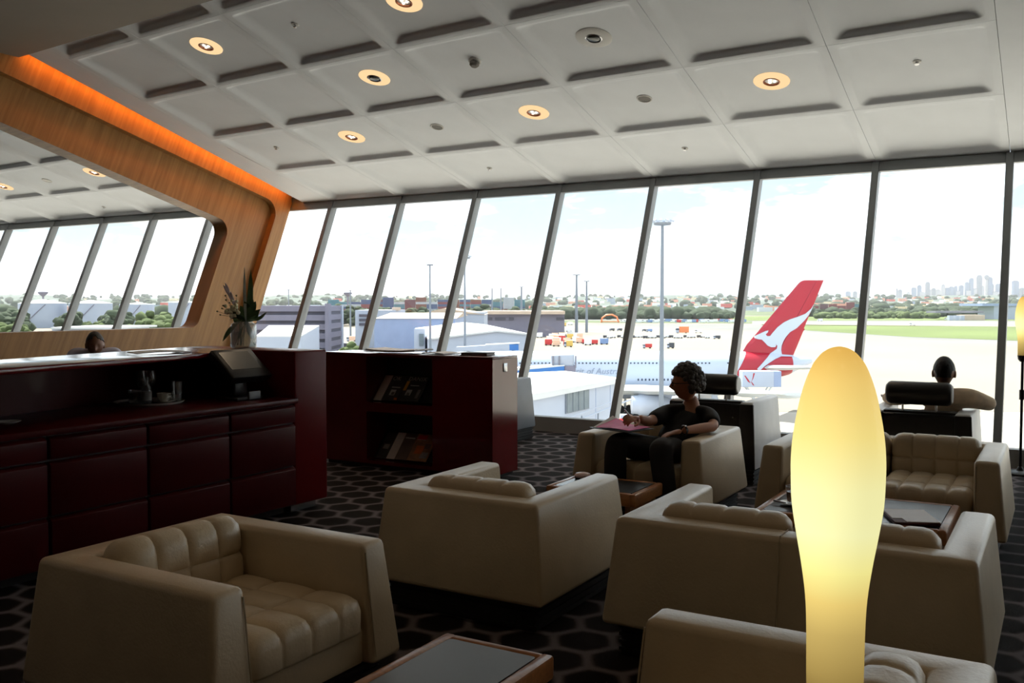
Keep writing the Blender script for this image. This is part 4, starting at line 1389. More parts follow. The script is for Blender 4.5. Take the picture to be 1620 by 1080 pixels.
# suburb roofs on the hillside
b = MB()
rr = random.Random(21)
HC = [(236, 232, 226), (214, 150, 128), (198, 92, 84), (200, 204, 212), (224, 204, 170), (150, 160, 178)]
for i in range(520):
    d = rr.uniform(1750, 4600)
    px = rr.uniform(840, 1620) if rr.random() < 0.8 else rr.uniform(-100, 840)
    w, dp, h = rr.uniform(10, 34), rr.uniform(8, 16), rr.uniform(5, 12)
    p = gp(px, d, hill_z(d) + h / 2 + rr.uniform(2, 8))
    b.box(p, (w, dp, h), rot=Matrix.Rotation(YAW + rr.uniform(-0.4, 0.4), 4, 'Z'), mi=rr.choice([0, 0, 0, 1, 1, 2, 3, 4, 5]))
o = b.build('suburb', [omat('suburb_%d' % i, c, 0.8, 0.05, 0.05) for i, c in enumerate(HC)], smooth=0, kind='stuff')
tag(o, 'pale and red roofed houses scattered over the distant hillside', 'houses')


def block(parent, name, px0, px1, ytop, d, depth, m, ybot=None, dd=0.0, bevel=0):
    """upright block facing the lounge; its own distance and depth"""
    x0, x1 = (px0 - 810) / FPX * d, (px1 - 810) / FPX * d
    zt, zb = zz_(ytop, d), (G if ybot is None else zz_(ybot, d))
    base = parent.location if parent else Vector((0, 0, 0))
    c = FW * (d + depth / 2 + dd) + RT * ((x0 + x1) / 2)
    o = MB().box((0, 0, 0), (x1 - x0, depth, zt - zb), bevel=bevel).build(name, M[m], parent, smooth=0 if not bevel else 40)
    P = Vector((c.x, c.y, (zt + zb) / 2)) - base
    if parent and parent.rotation_euler.z:
        o.location = Matrix.Rotation(-parent.rotation_euler.z, 3, 'Z') @ P
    else:
        o.location = P; o.rotation_euler = (0, 0, YAW)
    return o


def site(name, label, cat, px, d, group=None):
    return thing(name, label, cat, gp(px, d), YAW, group)


# parking deck
t = site('parking_garage', 'grey multi storey car park beyond the white shed, left of the bookcase', 'building', 470, 350)
for k in range(6):
    y1 = 482 + k * 14.5
    block(t, 'storey', 405, 514, y1 + 1.5, 350, 34, 'lilac', y1 + 10.5)
    block(t, 'open_level', 405, 514, y1 + 10.5, 351, 32, 'grey_dark', y1 + 16)
block(t, 'stair_tower', 514, 520, 480, 347, 5, 'lilac')
block(t, 'corner_pier', 538.5, 541.5, 482.5, 384, 3, 'white_metal')

# near white shed on the left
t = site('white_shed', 'low white flat roofed shed in front of the grey car park', 'building', 450, 205)
c = gp(476, 205)
b = MB()
for nm, mm_, z0, z1 in (('walls', 'white_metal', G, zz_(531, 205) - 0.3), ('roof', 'white_roof', zz_(531, 205) - 0.3, zz_(531, 205))):
    P = [gp(405, 205, z0), gp(476, 205, z0), gp(505, 300, z0), gp(425, 300, z0)]
    ov = MB().prism([Matrix.Rotation(-YAW, 3, 'Z') @ (p - t.location) for p in P], (0, 0, z1 - z0)).build(nm, M[mm_], t, smooth=0)
for k, px in enumerate((484, 489, 495)):
    block(t, 'door', px, px + 3, 536, 232 + k * 16, 0.3, 'grey_deck', 549, dd=-8)

# office and sheds
t = site('office_block', 'white office building right of the green tree, with dark window bands', 'building', 590, 420)
block(t, 'wall', 562, 625, 490.5, 420, 40, 'white_metal')
for k in range(3):
    block(t, 'window_band', 568, 586, 497 + k * 7, 419.4, 0.8, 'grey_dark', 501 + k * 7)
block(t, 'roof_plant', 620, 630, 486, 424, 10, 'peach_roof', 491)
t = site('long_shed', 'long pale blue shed with a peach coloured roof', 'building', 650, 330)
block(t, 'wall', 592, 720, 504, 330, 60, 'blue_shed')
x0, x1 = (592 - 650) / FPX * 330, (722 - 650) / FPX * 330
z0, z1 = zz_(503.8, 330) - G, zz_(494, 390) - G
MB().prism([(x0, -0.5, z0), (x0, 45, z1), (x0, 88, z0)], (x1 - x0, 0, 0)).build('roof', M['peach_roof'], t, smooth=0)
t = site('hangar', 'cream roofed hangar behind the long pale blue shed', 'building', 720, 430)
block(t, 'wall', 678, 766, 494, 430, 60, 'white_metal')
x0, x1, xm = (675 - 720) / FPX * 430, (768 - 720) / FPX * 430, (703 - 720) / FPX * 430
z0, z1 = zz_(494, 430) - G, zz_(487.3, 430) - G
MB().prism([(x0, -0.5, z0), (x1, -0.5, z0 - 1), (xm, -0.5, z1)], (0, 62, 0)).build('roof', M['peach_roof'], t, smooth=0)
# gabled white hangar
t = site('gabled_hangar', 'big white gabled hangar in front of the peach roofed sheds', 'building', 780, 225)
def lp(px, py, d): return Vector(((px - 780) / FPX * d * 1.0 + (780 - 810) / FPX * (d - 225), d - 225, zz_(py, d) - G))
e0, ap, e1 = lp(678, 535, 225), lp(786, 522, 225), lp(836, 527, 225)
ap2 = lp(733, 508, 320)
dv = ap2 - ap; dv.z = 0
gz = lambda v: Vector((v.x, v.y, 0))
MB().prism([gz(e0), e0 - Vector((0, 0, 0.4)), ap - Vector((0, 0, 0.4)), e1 - Vector((0, 0, 0.4)), gz(e1)], dv).build('walls', M['white_metal'], t, smooth=0)
for a, c in ((e0, ap), (ap, e1)):
    MB().prism([a - Vector((0, 0.6, 0.39)), c - Vector((0, 0.6, 0.39)), c - Vector((0, 0.6, 0)), a - Vector((0, 0.6, 0))], dv).build('roof_slope', M['white_roof'], t, smooth=0)
block(t, 'stair_tower', 655, 672, 520, 232, 8, 'white_metal')
block(t, 'stair_glazing', 663, 670, 528, 231.5, 0.8, 'louvre', 547)
# terminal
t = site('low_terminal', 'long pale low terminal building with a dark doorway at its right end', 'building', 830, 560)
block(t, 'wall', 764, 893, 497, 560, 50, 'lilac')
block(t, 'roof', 762, 894, 492, 556, 58, 'peach_roof', 497)
for p0, p1 in ((765, 779), (783, 800), (805, 813), (880, 892)):
    block(t, 'opening', p0, p1, 502, 559.4, 0.8, 'grey_dark', 506.5)
t = site('cargo_shed', 'long pale shed far right under the skyline', 'building', 1590, 1150)
block(t, 'wall', 1572, 1660, 482, 1150, 40, 'white_metal', None)
block(t, 'roof', 1554, 1660, 480, 1148, 60, 'blue_shed', 484)
t = site('airfield_store', 'cream airfield building behind the far grass at the right', 'building', 1540, 1090)
block(t, 'wall', 1526, 1558, 498, 1090, 20, 'peach_roof', None)
block(t, 'long_roof', 1480, 1556, 492, 1120, 26, 'grey_deck', 495)
for k in range(3):
    block(t, 'bay', 1502 + k * 9, 1508 + k * 9, 499, 1085, 6, 'white_metal', None)

# storage tanks
for i, (p0, p1, yt, ya, d, lab) in enumerate(((33, 103, 479.5, 473, 770, 'leftmost white storage tank seen through the portal'), (112, 176, 479.5, 474, 770, 'second white storage tank from the left, seen through the portal'),
                                              (191, 243, 481, 478.5, 800, 'third white storage tank from the left, seen through the portal'), (268, 318, 478, 476, 790, 'white storage tank beside the right edge of the portal opening'))):
    t = site('storage_tank', lab, 'tank', (p0 + p1) / 2, d, 'white storage tanks')
    r = (p1 - p0) / 2 / FPX * d
    zt, za = zz_(yt, d) - G, zz_(ya, d) - G
    MB().lathe([(0, 0), (r, 0), (r, zt)], 40).build('shell', M['white_metal'], t, smooth=40)
    MB().lathe([(r * 1.005, zt - 0.4), (r * 1.005, zt), (0, za)], 40).build('roof', M['white_roof'], t, smooth=40)
    bb = MB()
    pts = [(r * 1.01 * cos(a), r * 1.01 * sin(a), zt * (0.05 + 0.9 * k / 10)) for k, a in enumerate([-2.0 + 0.1 * q for q in range(11)])]
    bb.tube(pts, 0.4, 6)
    bb.build('spiral_stair', M['lilac'], t)
t = site('low_shed', 'low white roofed shed in front of the storage tanks', 'building', 135, 500)
block(t, 'wall', 82, 190, 520.5, 500, 40, 'white_metal')
block(t, 'roof', 80, 192, 517.5, 496, 50, 'white_roof', 520.5)

# water towers
for px, yt, d, lab in ((69, 461.5, 900, 'mushroom shaped water tower left of the storage tanks'), (550.5, 462.5, 1000, 'small mushroom shaped water tower above the car park')):
    t = site('water_tower', lab, 'tower', px, d, 'water towers')
    h = zz_(yt, d) - G
    MB().tube([(0, 0, 0), (0, 0, h - 4)], 0.9, 10).build('stem', M['lilac'], t)
    MB().lathe([(0.9, h - 4.5), (4.5, h - 1.5), (4.5, h), (0, h + 0.3)], 20).build('tank', M['lilac'], t, smooth=50)

# stacked shipping containers
CC = {'red': (116, 56, 60), 'blue': (62, 76, 112), 'rust': (112, 72, 62), 'white': (156, 160, 168), 'teal': (70, 110, 124), 'maroon': (92, 52, 62)}
cm = {k: mat('container_' + k, v, 0.7, noise=0.12, nscale=0.4) for k, v in CC.items()}
proto = {}
rr = random.Random(5)


def container(p, k, where, group, sc=1.0):
    key = (k, sc)
    lab = '%s shipping container, %s' % (k, where)
    if key not in proto:
        b = MB()
        L, W, H_ = 12.2 * sc, 2.44 * sc, 2.6 * sc
        b.box((0, 0, H_ / 2), (L, W, H_), bevel=0.08, seg=1)
        for i in range(9):
            b.box((-L / 2 + L * (i + 0.5) / 9, -W / 2 - 0.03, H_ / 2), (L / 22, 0.10, H_ * 0.84))
        o = b.build('shipping_container', cm[k], smooth=0)
        proto[key] = o
    else:
        o = proto[key].copy(); COL.objects.link(o)
    o.location = p; o.rotation_euler = (0, 0, YAW)
    return tag(o, lab, 'container', group)


NTH = ['first', 'second', 'third', 'fourth', 'fifth', 'sixth', 'seventh', 'eighth', 'ninth', 'tenth', 'eleventh', 'twelfth', 'thirteenth', 'fourteenth', 'fifteenth', 'sixteenth', 'seventeenth', 'eighteenth', 'nineteenth']
LEVEL = ['lowest', 'second up', 'third up', 'fourth up', 'fifth up', 'sixth up']
D_ = 1080
for ci in range(18):
    px = 528 + ci * 17.3
    col_k = rr.choice(list(CC))
    for lv in range(rr.choice((4, 5, 5, 6))):
        k = col_k if rr.random() < 0.5 else rr.choice(list(CC))
        container(gp(px, D_, zz_(492, D_) + lv * 2.62), k, '%s of the %s stack from the left behind the sheds' % (LEVEL[lv], NTH[ci]), 'containers behind the sheds')
MB_ = MB().box((0, 0, 0), (260, 30, zz_(492, D_) - G)).build('embankment', M['scrub'], smooth=0)
MB_['kind'] = 'structure'
c_ = gp(680, D_ + 8, (zz_(492, D_) + G) / 2); MB_.location = c_; MB_.rotation_euler = (0, 0, YAW)
for ci, (px, k, n) in enumerate(((1288, 'red', 2), (1303, 'maroon', 3), (1317, 'red', 3), (1331, 'red', 2), (1345, 'red', 4), (1357, 'teal', 3))):
    for lv in range(n):
        container(gp(px, 1420, zz_(489, 1420) + lv * 2.62), k, '%s of the %s stack right of the red tail' % (LEVEL[lv], NTH[ci]), 'containers beyond the runway')
MB_ = MB().box((0, 0, 0), (110, 20, zz_(489, 1420) - G)).build('embankment', M['scrub'], smooth=0)
MB_['kind'] = 'structure'
MB_.location = gp(1325, 1425, (zz_(489, 1420) + G) / 2); MB_.rotation_euler = (0, 0, YAW)

# thin summer haze over the field
hz = bpy.data.materials.new('haze')
hz.use_nodes = True
hz.node_tree.nodes.clear()
ho = hz.node_tree.nodes.new('ShaderNodeOutputMaterial')
hv = hz.node_tree.nodes.new('ShaderNodeVolumeScatter')
hv.inputs['Color'].default_value = (0.78, 0.80, 0.82, 1)
hv.inputs['Density'].default_value = HAZE
hv.inputs['Anisotropy'].default_value = 0.45
hz.node_tree.links.new(hv.outputs[0], ho.inputs['Volume'])
o = MB().box((0, 6200, G + 160), (22000, 11800, 330)).build('haze', hz, smooth=0, kind='stuff')
tag(o, 'thin pale haze lying over the distant airfield and city', 'haze')

# city skyline, eight kilometres off
SKY = [(1352, 461, 5, 'grey'), (1341, 461, 6, 'blue'), (1362, 464, 4, 'pale'), (1418, 456, 2, 'grey'), (1423, 458, 5, 'grey'), (1436, 462, 5, 'pale'), (1445, 454.5, 6, 'blue'), (1453.5, 451, 5, 'blue'), (1460, 462, 4, 'pale'), (1466.5, 446, 5.5, 'grey'),
       (1470, 458, 5, 'pale'), (1476, 455.5, 5, 'grey'), (1483, 458, 6, 'pale'), (1491, 450, 5, 'pale'), (1497, 455, 6, 'blue'), (1504, 453, 6, 'blue'), (1511, 452, 4, 'blue'), (1519.5, 451, 6, 'blue'), (1528.5, 446, 5, 'blue'), (1535.5, 439.5, 5.5, 'blue'),
       (1541, 456, 5, 'pale'), (1548, 435, 6.5, 'grey'), (1553, 452, 5, 'pale'), (1565, 438, 6, 'blue'), (1568, 449, 5, 'grey'), (1579, 448.5, 8, 'blue'), (1586, 460, 6, 'pale'), (1605, 443.5, 8, 'blue'), (1617, 455, 9, 'grey'), (1632, 448, 8, 'blue'),
       (1514, 460, 6, 'pale'), (1530, 459, 7, 'pale'), (1456, 461, 5, 'pale'), (1573, 461, 9, 'pale')]
SW = {'blue': 'bluish glass', 'pale': 'pale concrete', 'grey': 'grey'}
SKY.sort()
SN = {}
for px, yt, w, k in SKY:
    d = 8000
    SN[k] = SN.get(k, 0) + 1
    t = site('office_tower', 'hazy %s high rise, %s of the %s ones from the left in the skyline' % (SW[k], NTH[SN[k] - 1], k), 'tower', px, d, 'towers of the city skyline')
    ww = w / FPX * d
    h = zz_(yt, d) - G
    MB().box((0, 0, h * 0.48), (ww, ww, h * 0.96)).build('shaft', M['tower_' + k], t, smooth=0)
    MB().box((0, 0, h * 0.975), (ww * 0.7, ww * 0.7, h * 0.05)).build('roof_plant', M['tower_grey'], t, smooth=0)
t = site('observation_tower', 'slender observation tower with a turret, tallest in the city skyline', 'tower', 1559.5, 8000)
h = zz_(427, 8000) - G
MB().tube([(0, 0, 0), (0, 0, h * 0.78)], 9, 10).build('shaft', M['tower_pale'], t)
MB().lathe([(9, h * 0.72), (20, h * 0.77), (21, h * 0.83), (12, h * 0.86), (0, h * 0.86)], 16).build('turret', M['tower_grey'], t)
MB().tube([(0, 0, h * 0.86), (0, 0, h)], [4, 1], 8).build('spire', M['tower_grey'], t)

# apron light masts
for px, yt, d, r, hw, lab in ((1047, 345, 130, 0.34, 1.55, 'tall apron light mast with a ring of floodlights, in front of the airliner'), (680.5, 413, 200, 0.28, 0.9, 'apron light mast behind the bookcase, left of the gabled hangar ridge'),
                              (735.5, 402, 205, 0.28, 1.5, 'apron light mast rising through the gabled hangar, its head at the mullion'), (912, 433, 620, 1.0, 3.0, 'grey light mast in the middle distance, left of its twin'),
                              (928, 443, 640, 0.9, 2.6, 'slightly shorter light mast right of its twin in the middle distance'), (825, 452, 700, 0.9, 2.2, 'far light mast beside the low terminal'),
                              (778.5, 454.5, 800, 0.8, 2.0, 'far light mast, left one of the pair above the containers'), (792.5, 455, 800, 0.8, 2.0, 'far light mast, right one of the pair above the containers'),
                              (554.5, 457, 520, 0.5, 1.0, 'light mast above the round green tree'), (457, 456, 520, 0.4, 0.9, 'thin light mast above the car park')):
    t = site('light_mast', lab, 'mast', px, d, 'apron light masts')
    h = zz_(yt, d) - G
    MB().tube([(0, 0, 0), (0, 0, h - 0.8)], [r * 1.15, r * 0.62], 10).build('pole', M['mast'], t)
    MB().lathe([(hw * 0.75, h - 1.0), (hw * 0.8, h - 0.7), (hw * 0.7, h - 0.7), (hw * 0.68, h - 1.0), (hw * 0.75, h - 1.0)], 20).build('head_ring', M['mast'], t)
    b = MB()
    for k in range(4):
        a = k * pi / 4
        b.tube([(hw * 0.75 * cos(a), hw * 0.75 * sin(a), h - 0.8), (-hw * 0.75 * cos(a), -hw * 0.75 * sin(a), h - 0.8)], hw * 0.035, 5)
    b.build('spokes', M['mast'], t)
    nl = 10 if d < 300 else 6
    for k in range(nl):
        a = 2 * pi * k / nl
        MB().box((hw * 0.9 * cos(a), hw * 0.9 * sin(a), h - 0.45), (hw * 0.26, hw * 0.22, hw * 0.16), rot=Matrix.Rotation(a, 4, 'Z') @ Matrix.Rotation(0.4, 4, 'Y')).build('floodlight', M['white_metal'], t, smooth=0)


# ------------------------------------------------------------------ the airliner (local: x along the body to the tail, -y towards the lounge)
AD = 166.0
air = thing('airliner', 'large white airliner with a red kangaroo tail parked beyond the glass', 'aircraft', gp(1210, AD), YAW)
PXM = AD / FPX


def ax_(px): return (px - 1210) * PXM
def az_(py): return 20.0 + (479.5 - py) * PXM


ST = [(-63.6, 5.9, 5.95, 0.05), (-63.2, 5.0, 7.2, 0.9), (-62.2, 4.2, 8.4, 1.8), (-60.5, 3.6, 9.6, 2.6), (-58.0, 3.25, 10.7, 3.25), (-54.0, 3.1, 11.45, 3.55), (-45, 3.1, 11.57, 3.57), (-30, 3.1, 11.57, 3.57), (-18, 3.2, 11.57, 3.57), (-11, 3.8, 11.57, 3.5),
      (-5, 5.0, 11.55, 3.2), (0, 6.2, 11.35, 2.7), (4.2, 7.35, 10.85, 1.95), (7.0, 8.8, 10.5, 1.0), (8.2, 9.35, 10.3, 0.55), (8.45, 9.6, 10.1, 0.25)]


def fus(x):
    for a, c in zip(ST, ST[1:]):
        if a[0] <= x <= c[0]:
            u = (x - a[0]) / (c[0] - a[0])
            return [a[i] + (c[i] - a[i]) * u for i in (1, 2, 3)]
    return [9.8, 9.8, 0.0]


def fus_y(x, z):
    zb, zt, hw = fus(x)
    c, h = (zb + zt) / 2, (zt - zb) / 2
    if h <= 0 or abs(z - c) >= h: return 0.0
    return hw * sqrt(1 - ((z - c) / h) ** 2)


livery = bpy.data.materials.new('aircraft_livery')       # painted livery: red rear body with slanting front edge, white tail cone
livery.use_nodes = True
t_ = livery.node_tree
bs = t_.nodes['Principled BSDF']; bs.inputs['Roughness'].default_value = 0.3
tcn = t_.nodes.new('ShaderNodeTexCoord'); sx = t_.nodes.new('ShaderNodeSeparateXYZ')
t_.links.new(tcn.outputs['Object'], sx.inputs[0])


def mth(op, a, c):
    n = t_.nodes.new('ShaderNodeMath'); n.operation = op
    for i, v in enumerate((a, c)):
        if isinstance(v, (int, float)): n.inputs[i].default_value = v
        else: t_.links.new(v, n.inputs[i])
    return n.outputs[0]


front = mth('GREATER_THAN', mth('SUBTRACT', sx.outputs['X'], mth('MULTIPLY', sx.outputs['Z'], 0.62)), -10.6)
rear = mth('LESS_THAN', sx.outputs['X'], 4.6)
mxc = t_.nodes.new('ShaderNodeMix'); mxc.data_type = 'RGBA'
t_.links.new(mth('MULTIPLY', front, rear), mxc.inputs[0])
mxc.inputs[6].default_value = (*lin((176, 186, 204)), 1); mxc.inputs[7].default_value = (*lin((158, 20, 42)), 1)
t_.links.new(mxc.outputs[2], bs.inputs['Base Color'])
b = MB()
rings = []
NS = 30
xs_ = []
for a, c in zip(ST, ST[1:]):
    n = max(1, int((c[0] - a[0]) / 2.5))
    xs_ += [a[0] + (c[0] - a[0]) * k / n for k in range(n)]
xs_.append(ST[-1][0])
for x in xs_:
    zb, zt, hw = fus(x)
    c, h = (zb + zt) / 2, (zt - zb) / 2
    rings.append([b.bm.verts.new((x, hw * cos(2 * pi * k / NS), c + h * sin(2 * pi * k / NS))) for k in range(NS)])
for r0, r1 in zip(rings, rings[1:]):
    for k in range(NS):
        b.bm.faces.new([r0[k], r0[(k + 1) % NS], r1[(k + 1) % NS], r1[k]])
b.bm.faces.new(rings[0]); b.bm.faces.new(rings[-1])
bmesh.ops.recalc_face_normals(b.bm, faces=b.bm.faces)
b.build('fuselage', livery, air, smooth=60)
FIN = [(575, 1160, 1250), (562, 1172, 1255.5), (545, 1181.5, 1262.5), (523.6, 1200, 1271), (521, 1202, 1273.5), (519, 1203.5, 1272), (480, 1236, 1287.5), (449, 1262, 1299.8), (445.5, 1265.5, 1301.3), (443.3, 1271, 1302)]


def fin_edges(z):
    py = 479.5 - (z - 20) / PXM
    for a, c in zip(FIN, FIN[1:]):
        if c[0] <= py <= a[0]:
            u = (py - a[0]) / (c[0] - a[0])
            return ax_(a[1] + (c[1] - a[1]) * u), ax_(a[2] + (c[2] - a[2]) * u)
    return None


def fin_y(x, z):
    e = fin_edges(z)
    if not e or not (e[0] <= x <= e[1]): return 0.0
    u = (x - e[0]) / (e[1] - e[0])
    th = 0.16 + 0.42 * max(0, min(1, (24 - z) / 12))
    return th * min(1.0, 3.2 * sqrt(max(0, u)) * (1 - u) ** 0.7)


for nm, u0, u1 in (('tail_fin', 0.0, 0.675), ('rudder', 0.685, 1.0)):
    b = MB()
    rows = []
    zs = sorted({az_(f[0]) for f in FIN} | {az_(575 - 6.6 * k) for k in range(20)})
    for z in zs:
        e = fin_edges(min(z, az_(443.31)))
        if not e: continue
        rr_ = []
        pts = [u0 + (u1 - u0) * k / 8 for k in range(9)]
        for u in pts: rr_.append((e[0] + (e[1] - e[0]) * u, -fin_y(e[0] + (e[1] - e[0]) * u, z) - 0.01, z))
        for u in pts[::-1]: rr_.append((e[0] + (e[1] - e[0]) * u, fin_y(e[0] + (e[1] - e[0]) * u, z) + 0.01, z))
        rows.append([b.bm.verts.new(p) for p in rr_])
    for r0, r1 in zip(rows, rows[1:]):
        n = len(r0)
        for k in range(n):
            b.bm.faces.new([r0[k], r0[(k + 1) % n], r1[(k + 1) % n], r1[k]])
    b.bm.faces.new(rows[0]); b.bm.faces.new(rows[-1])
    bmesh.ops.recalc_face_normals(b.bm, faces=b.bm.faces)
    b.build(nm, M['aircraft_red'], air, smooth=30)

KANG = [(1287, 480.5), (1282, 488.5), (1273, 496), (1261, 500.8), (1248.6, 504.8), (1238.8, 509.6), (1229, 517), (1221.5, 525.5), (1217, 531.2), (1212.8, 531.4), (1210, 528.6), (1213.6, 525.4), (1214.4, 522.2), (1209, 523.6), (1201.7, 527.2), (1193, 531.6), (1193, 534.4), (1198, 536.2),
        (1204, 536.8), (1208.3, 541), (1213.3, 546.3), (1219.2, 548.9), (1225.1, 548.6), (1227, 546.2), (1225.4, 543.6), (1222, 543), (1219.8, 545), (1221.4, 546.6), (1223.4, 545.6), (1224.2, 546.6), (1222.6, 547.6), (1228.6, 546.4), (1227.6, 551.3), (1222, 555.4), (1213.3, 561), (1203.4, 569.8), (1191.5, 581.5), (1194, 585), (1197, 583.6), (1203, 578), (1211.3, 572.4), (1222.2, 566.6), (1233, 562.9), (1255, 563.6), (1255.4, 561.6), (1236, 560),
        (1234.6, 552.8), (1235.5, 545.8), (1238, 539.2), (1241.4, 533.4), (1248.6, 525), (1259.8, 518.4), (1271, 507.6), (1278.3, 499), (1283.4, 490)]
KANG = [p for i, p in enumerate(KANG) if i not in (25, 26, 27, 28, 29, 30)]
b2 = bmesh.new()
b2.faces.new([b2.verts.new((ax_(x), 0, az_(y))) for x, y in KANG])
b2.normal_update()
bmesh.ops.triangulate(b2, faces=b2.faces)
for k in range(34):
    bmesh.ops.bisect_plane(b2, geom=list(b2.verts) + list(b2.edges) + list(b2.faces), plane_co=(0, 0, az_(585 - 3.1 * k)), plane_no=(0, 0, 1))
for k in range(20):
    bmesh.ops.bisect_plane(b2, geom=list(b2.verts) + list(b2.edges) + list(b2.faces), plane_co=(ax_(1193 + 4.8 * k), 0, 0), plane_no=(1, 0, 0))
for v in b2.verts:
    v.co.y = -max(fin_y(v.co.x, v.co.z), fus_y(v.co.x, v.co.z)) - 0.10
bmesh.ops.recalc_face_normals(b2, faces=b2.faces)
m_ = MB(); m_.absorb(b2)
m_.build('kangaroo_emblem', M['aircraft_white'], air, smooth=60, label='white leaping kangaroo emblem across the red tail')

# cabin windows, two decks, and the title on the side
for nm, py, spans in (('upper_window_row', 573.0, ((690, 1046), (1094, 1122), (1146, 1160))), ('lower_window_row', 598.0, ((690, 880), (1006, 1072), (1106, 1120)))):
    b = MB()
    z = az_(py)
    for p0, p1 in spans:
        n = int((p1 - p0) / 5.75)
        for k in range(n + 1):
            x = ax_(p0 + 5.75 * k)
            y = -fus_y(x, z)
            b.box((x, y, z), (0.24, 0.12, 0.36), rot=Matrix.Rotation(0.45 if nm[0] == 'u' else -0.1, 4, 'X'))
    b.build(nm, M['window_dark'], air, smooth=0, kind='stuff')
text_mesh('side_title', 'Spirit of Australia', 1.52, M['print_grey'], air, (ax_(892), -3.62, az_(589.3)), (radians(86), 0, 0), 0.25, 0.01)

# stabilisers, wings, engines


def surface(name, sgn, le0, te0, le1, te1, y0, y1, z0, z1, t0, t1, m):
    b = MB()
    rows = []
    for k in range(9):
        u = k / 8
        le, te, y, z, th = [a + (c - a) * u for a, c in ((le0, le1), (te0, te1), (y0, y1), (z0, z1), (t0, t1))]
        up = [(le + (te - le) * q / 8, th * 0.5 * min(1, 3 * sqrt(q / 8) * (1 - q / 8) ** 0.8) + 0.02) for q in range(9)]
        r = [(x, sgn * y, z + h) for x, h in up] + [(x, sgn * y, z - h) for x, h in up[::-1]]
        rows.append([b.bm.verts.new(p) for p in r])
    for r0, r1 in zip(rows, rows[1:]):
        n = len(r0)
        for k in range(n):
            b.bm.faces.new([r0[k], r0[(k + 1) % n], r1[(k + 1) % n], r1[k]])
    b.bm.faces.new(rows[0]); b.bm.faces.new(rows[-1])
    bmesh.ops.recalc_face_normals(b.bm, faces=b.bm.faces)
    return b.build(name, M[m], air, smooth=40)


for s in (-1, 1):
    surface('stabiliser', s, -1.4, 4.2, 6.0, 8.6, 1.6, 15.0, 8.7, 9.7, 0.9, 0.3, 'wing_grey')
    surface('wing', s, -33.5, -17.5, -7.5, -2.2, 2.6, 37.0, 5.0, 7.5, 1.7, 0.4, 'wing_grey')
    for xf, ye, zc in ((-24.2, 13.5, 3.5), (-19.5, 25.0, 4.6)):
        e = MB().lathe([(0.0, -1.2), (1.45, -1.0), (1.55, 0.0), (1.72, 0.25), (1.8, 1.4), (1.65, 3.6), (1.3, 4.6), (0.9, 5.6), (0.0, 6.4)], 24, (xf, s * ye, zc), axis=Matrix.Rotation(pi / 2, 3, 'Y')).build('engine', M['aircraft_white'], air, smooth=50)
        MB().box((xf + 3.6, s * ye, zc + 1.75), (4.6, 0.4, 1.6), top=(0.8, 0.6)).build('pylon', M['aircraft_white'], e, smooth=0)
    for k, (u, xx) in enumerate(((0.35, -12.5), (0.6, -8.2), (0.82, -4.8))):
        MB().ball((xx, s * (2.6 + 34.4 * u), 4.6 + 2.5 * u), (2.6, 0.35, 0.45), 2).build('flap_fairing', M['wing_grey'], air)
for x, ys, n in ((-57, (0,), 2), (-24, (-5.2, 5.2), 4), (-20, (-2.2, 2.2), 4)):
    for y in ys:
        b = MB()
        b.tube([(x, y, 5.0), (x, y, 0.9)], 0.25, 8)
        b.build('landing_gear_strut', M['wing_grey'], air)
        for k in range(n // 2):
            for s in (-1, 1):
                MB().lathe([(0, -0.25), (0.6, -0.25), (0.7, -0.15), (0.7, 0.15), (0.6, 0.25), (0, 0.25)], 18, (x + (k - (n // 2 - 1) / 2) * 1.6, y + s * 0.6, 0.7), axis=Matrix.Rotation(pi / 2, 3, 'X')).build('wheel', M['tyre'], air)

# catering truck with its box raised beside the tail
CD = 148.0
t = thing('catering_truck', 'white high-lift catering truck with red emblem, box raised beside the airliner tail', 'truck', gp(1203, CD), YAW)
k_ = CD / FPX
zt, zb = zz_(586.5, CD) - G, zz_(611.5, CD) - G
hgt = zt - zb
o = MB().box((0, 0, 0), (4.9, 2.4, hgt), bevel=0.05, seg=1).build('lift_box', M['white_metal'], t, smooth=0)
o.location = (-0.55, 0, (zt + zb) / 2)
MB().box((2.48, -0.0, (zt + zb) / 2), (1.2, 2.2, hgt * 0.98)).build('rear_door', M['blue_shed'], t, smooth=0)
b = MB()
for pts in (((-2.75, 0.55), (-2.2, -0.35), (-1.75, -0.62), (-2.05, -0.1), (-2.6, 0.6)), ((-1.35, 0.95), (-1.1, 0.95), (-1.35, 0.1), (-1.6, -0.35), (-1.45, 0.2)), ((-1.75, -0.3), (-1.4, -0.95), (-1.15, -1.0), (-1.5, -0.5))):
    b.prism([(x, -1.22, (zt + zb) / 2 + z) for x, z in pts], (0, 0.04, 0))
b.build('emblem', M['aircraft_red'], t, smooth=0, kind='stuff', label='red emblem strokes on the box')
for s in (-1, 1):
    MB().tube([(-2.2, s * 0.9, 1.1), (1.6, s * 0.9, zb)], 0.12, 6).build('lift_arm', M['wing_grey'], t)
    MB().tube([(1.6, s * 0.8, 1.1), (-2.2, s * 0.8, zb)], 0.12, 6).build('lift_arm', M['wing_grey'], t)
MB().box((-0.3, 0, 0.85), (6.4, 2.2, 0.5)).build('chassis', M['grey_dark'], t, smooth=0)
MB().box((-3.3, 0, 1.7), (1.5, 2.2, 1.7), bevel=0.1).build('cab', M['white_metal'], t)
for x in (-2.9, 1.6):
    for s in (-1, 1):
        MB().lathe([(0, -0.15), (0.5, -0.15), (0.5, 0.15), (0, 0.15)], 16, (x, s * 1.0, 0.5), axis=Matrix.Rotation(pi / 2, 3, 'X')).build('wheel', M['tyre'], t)

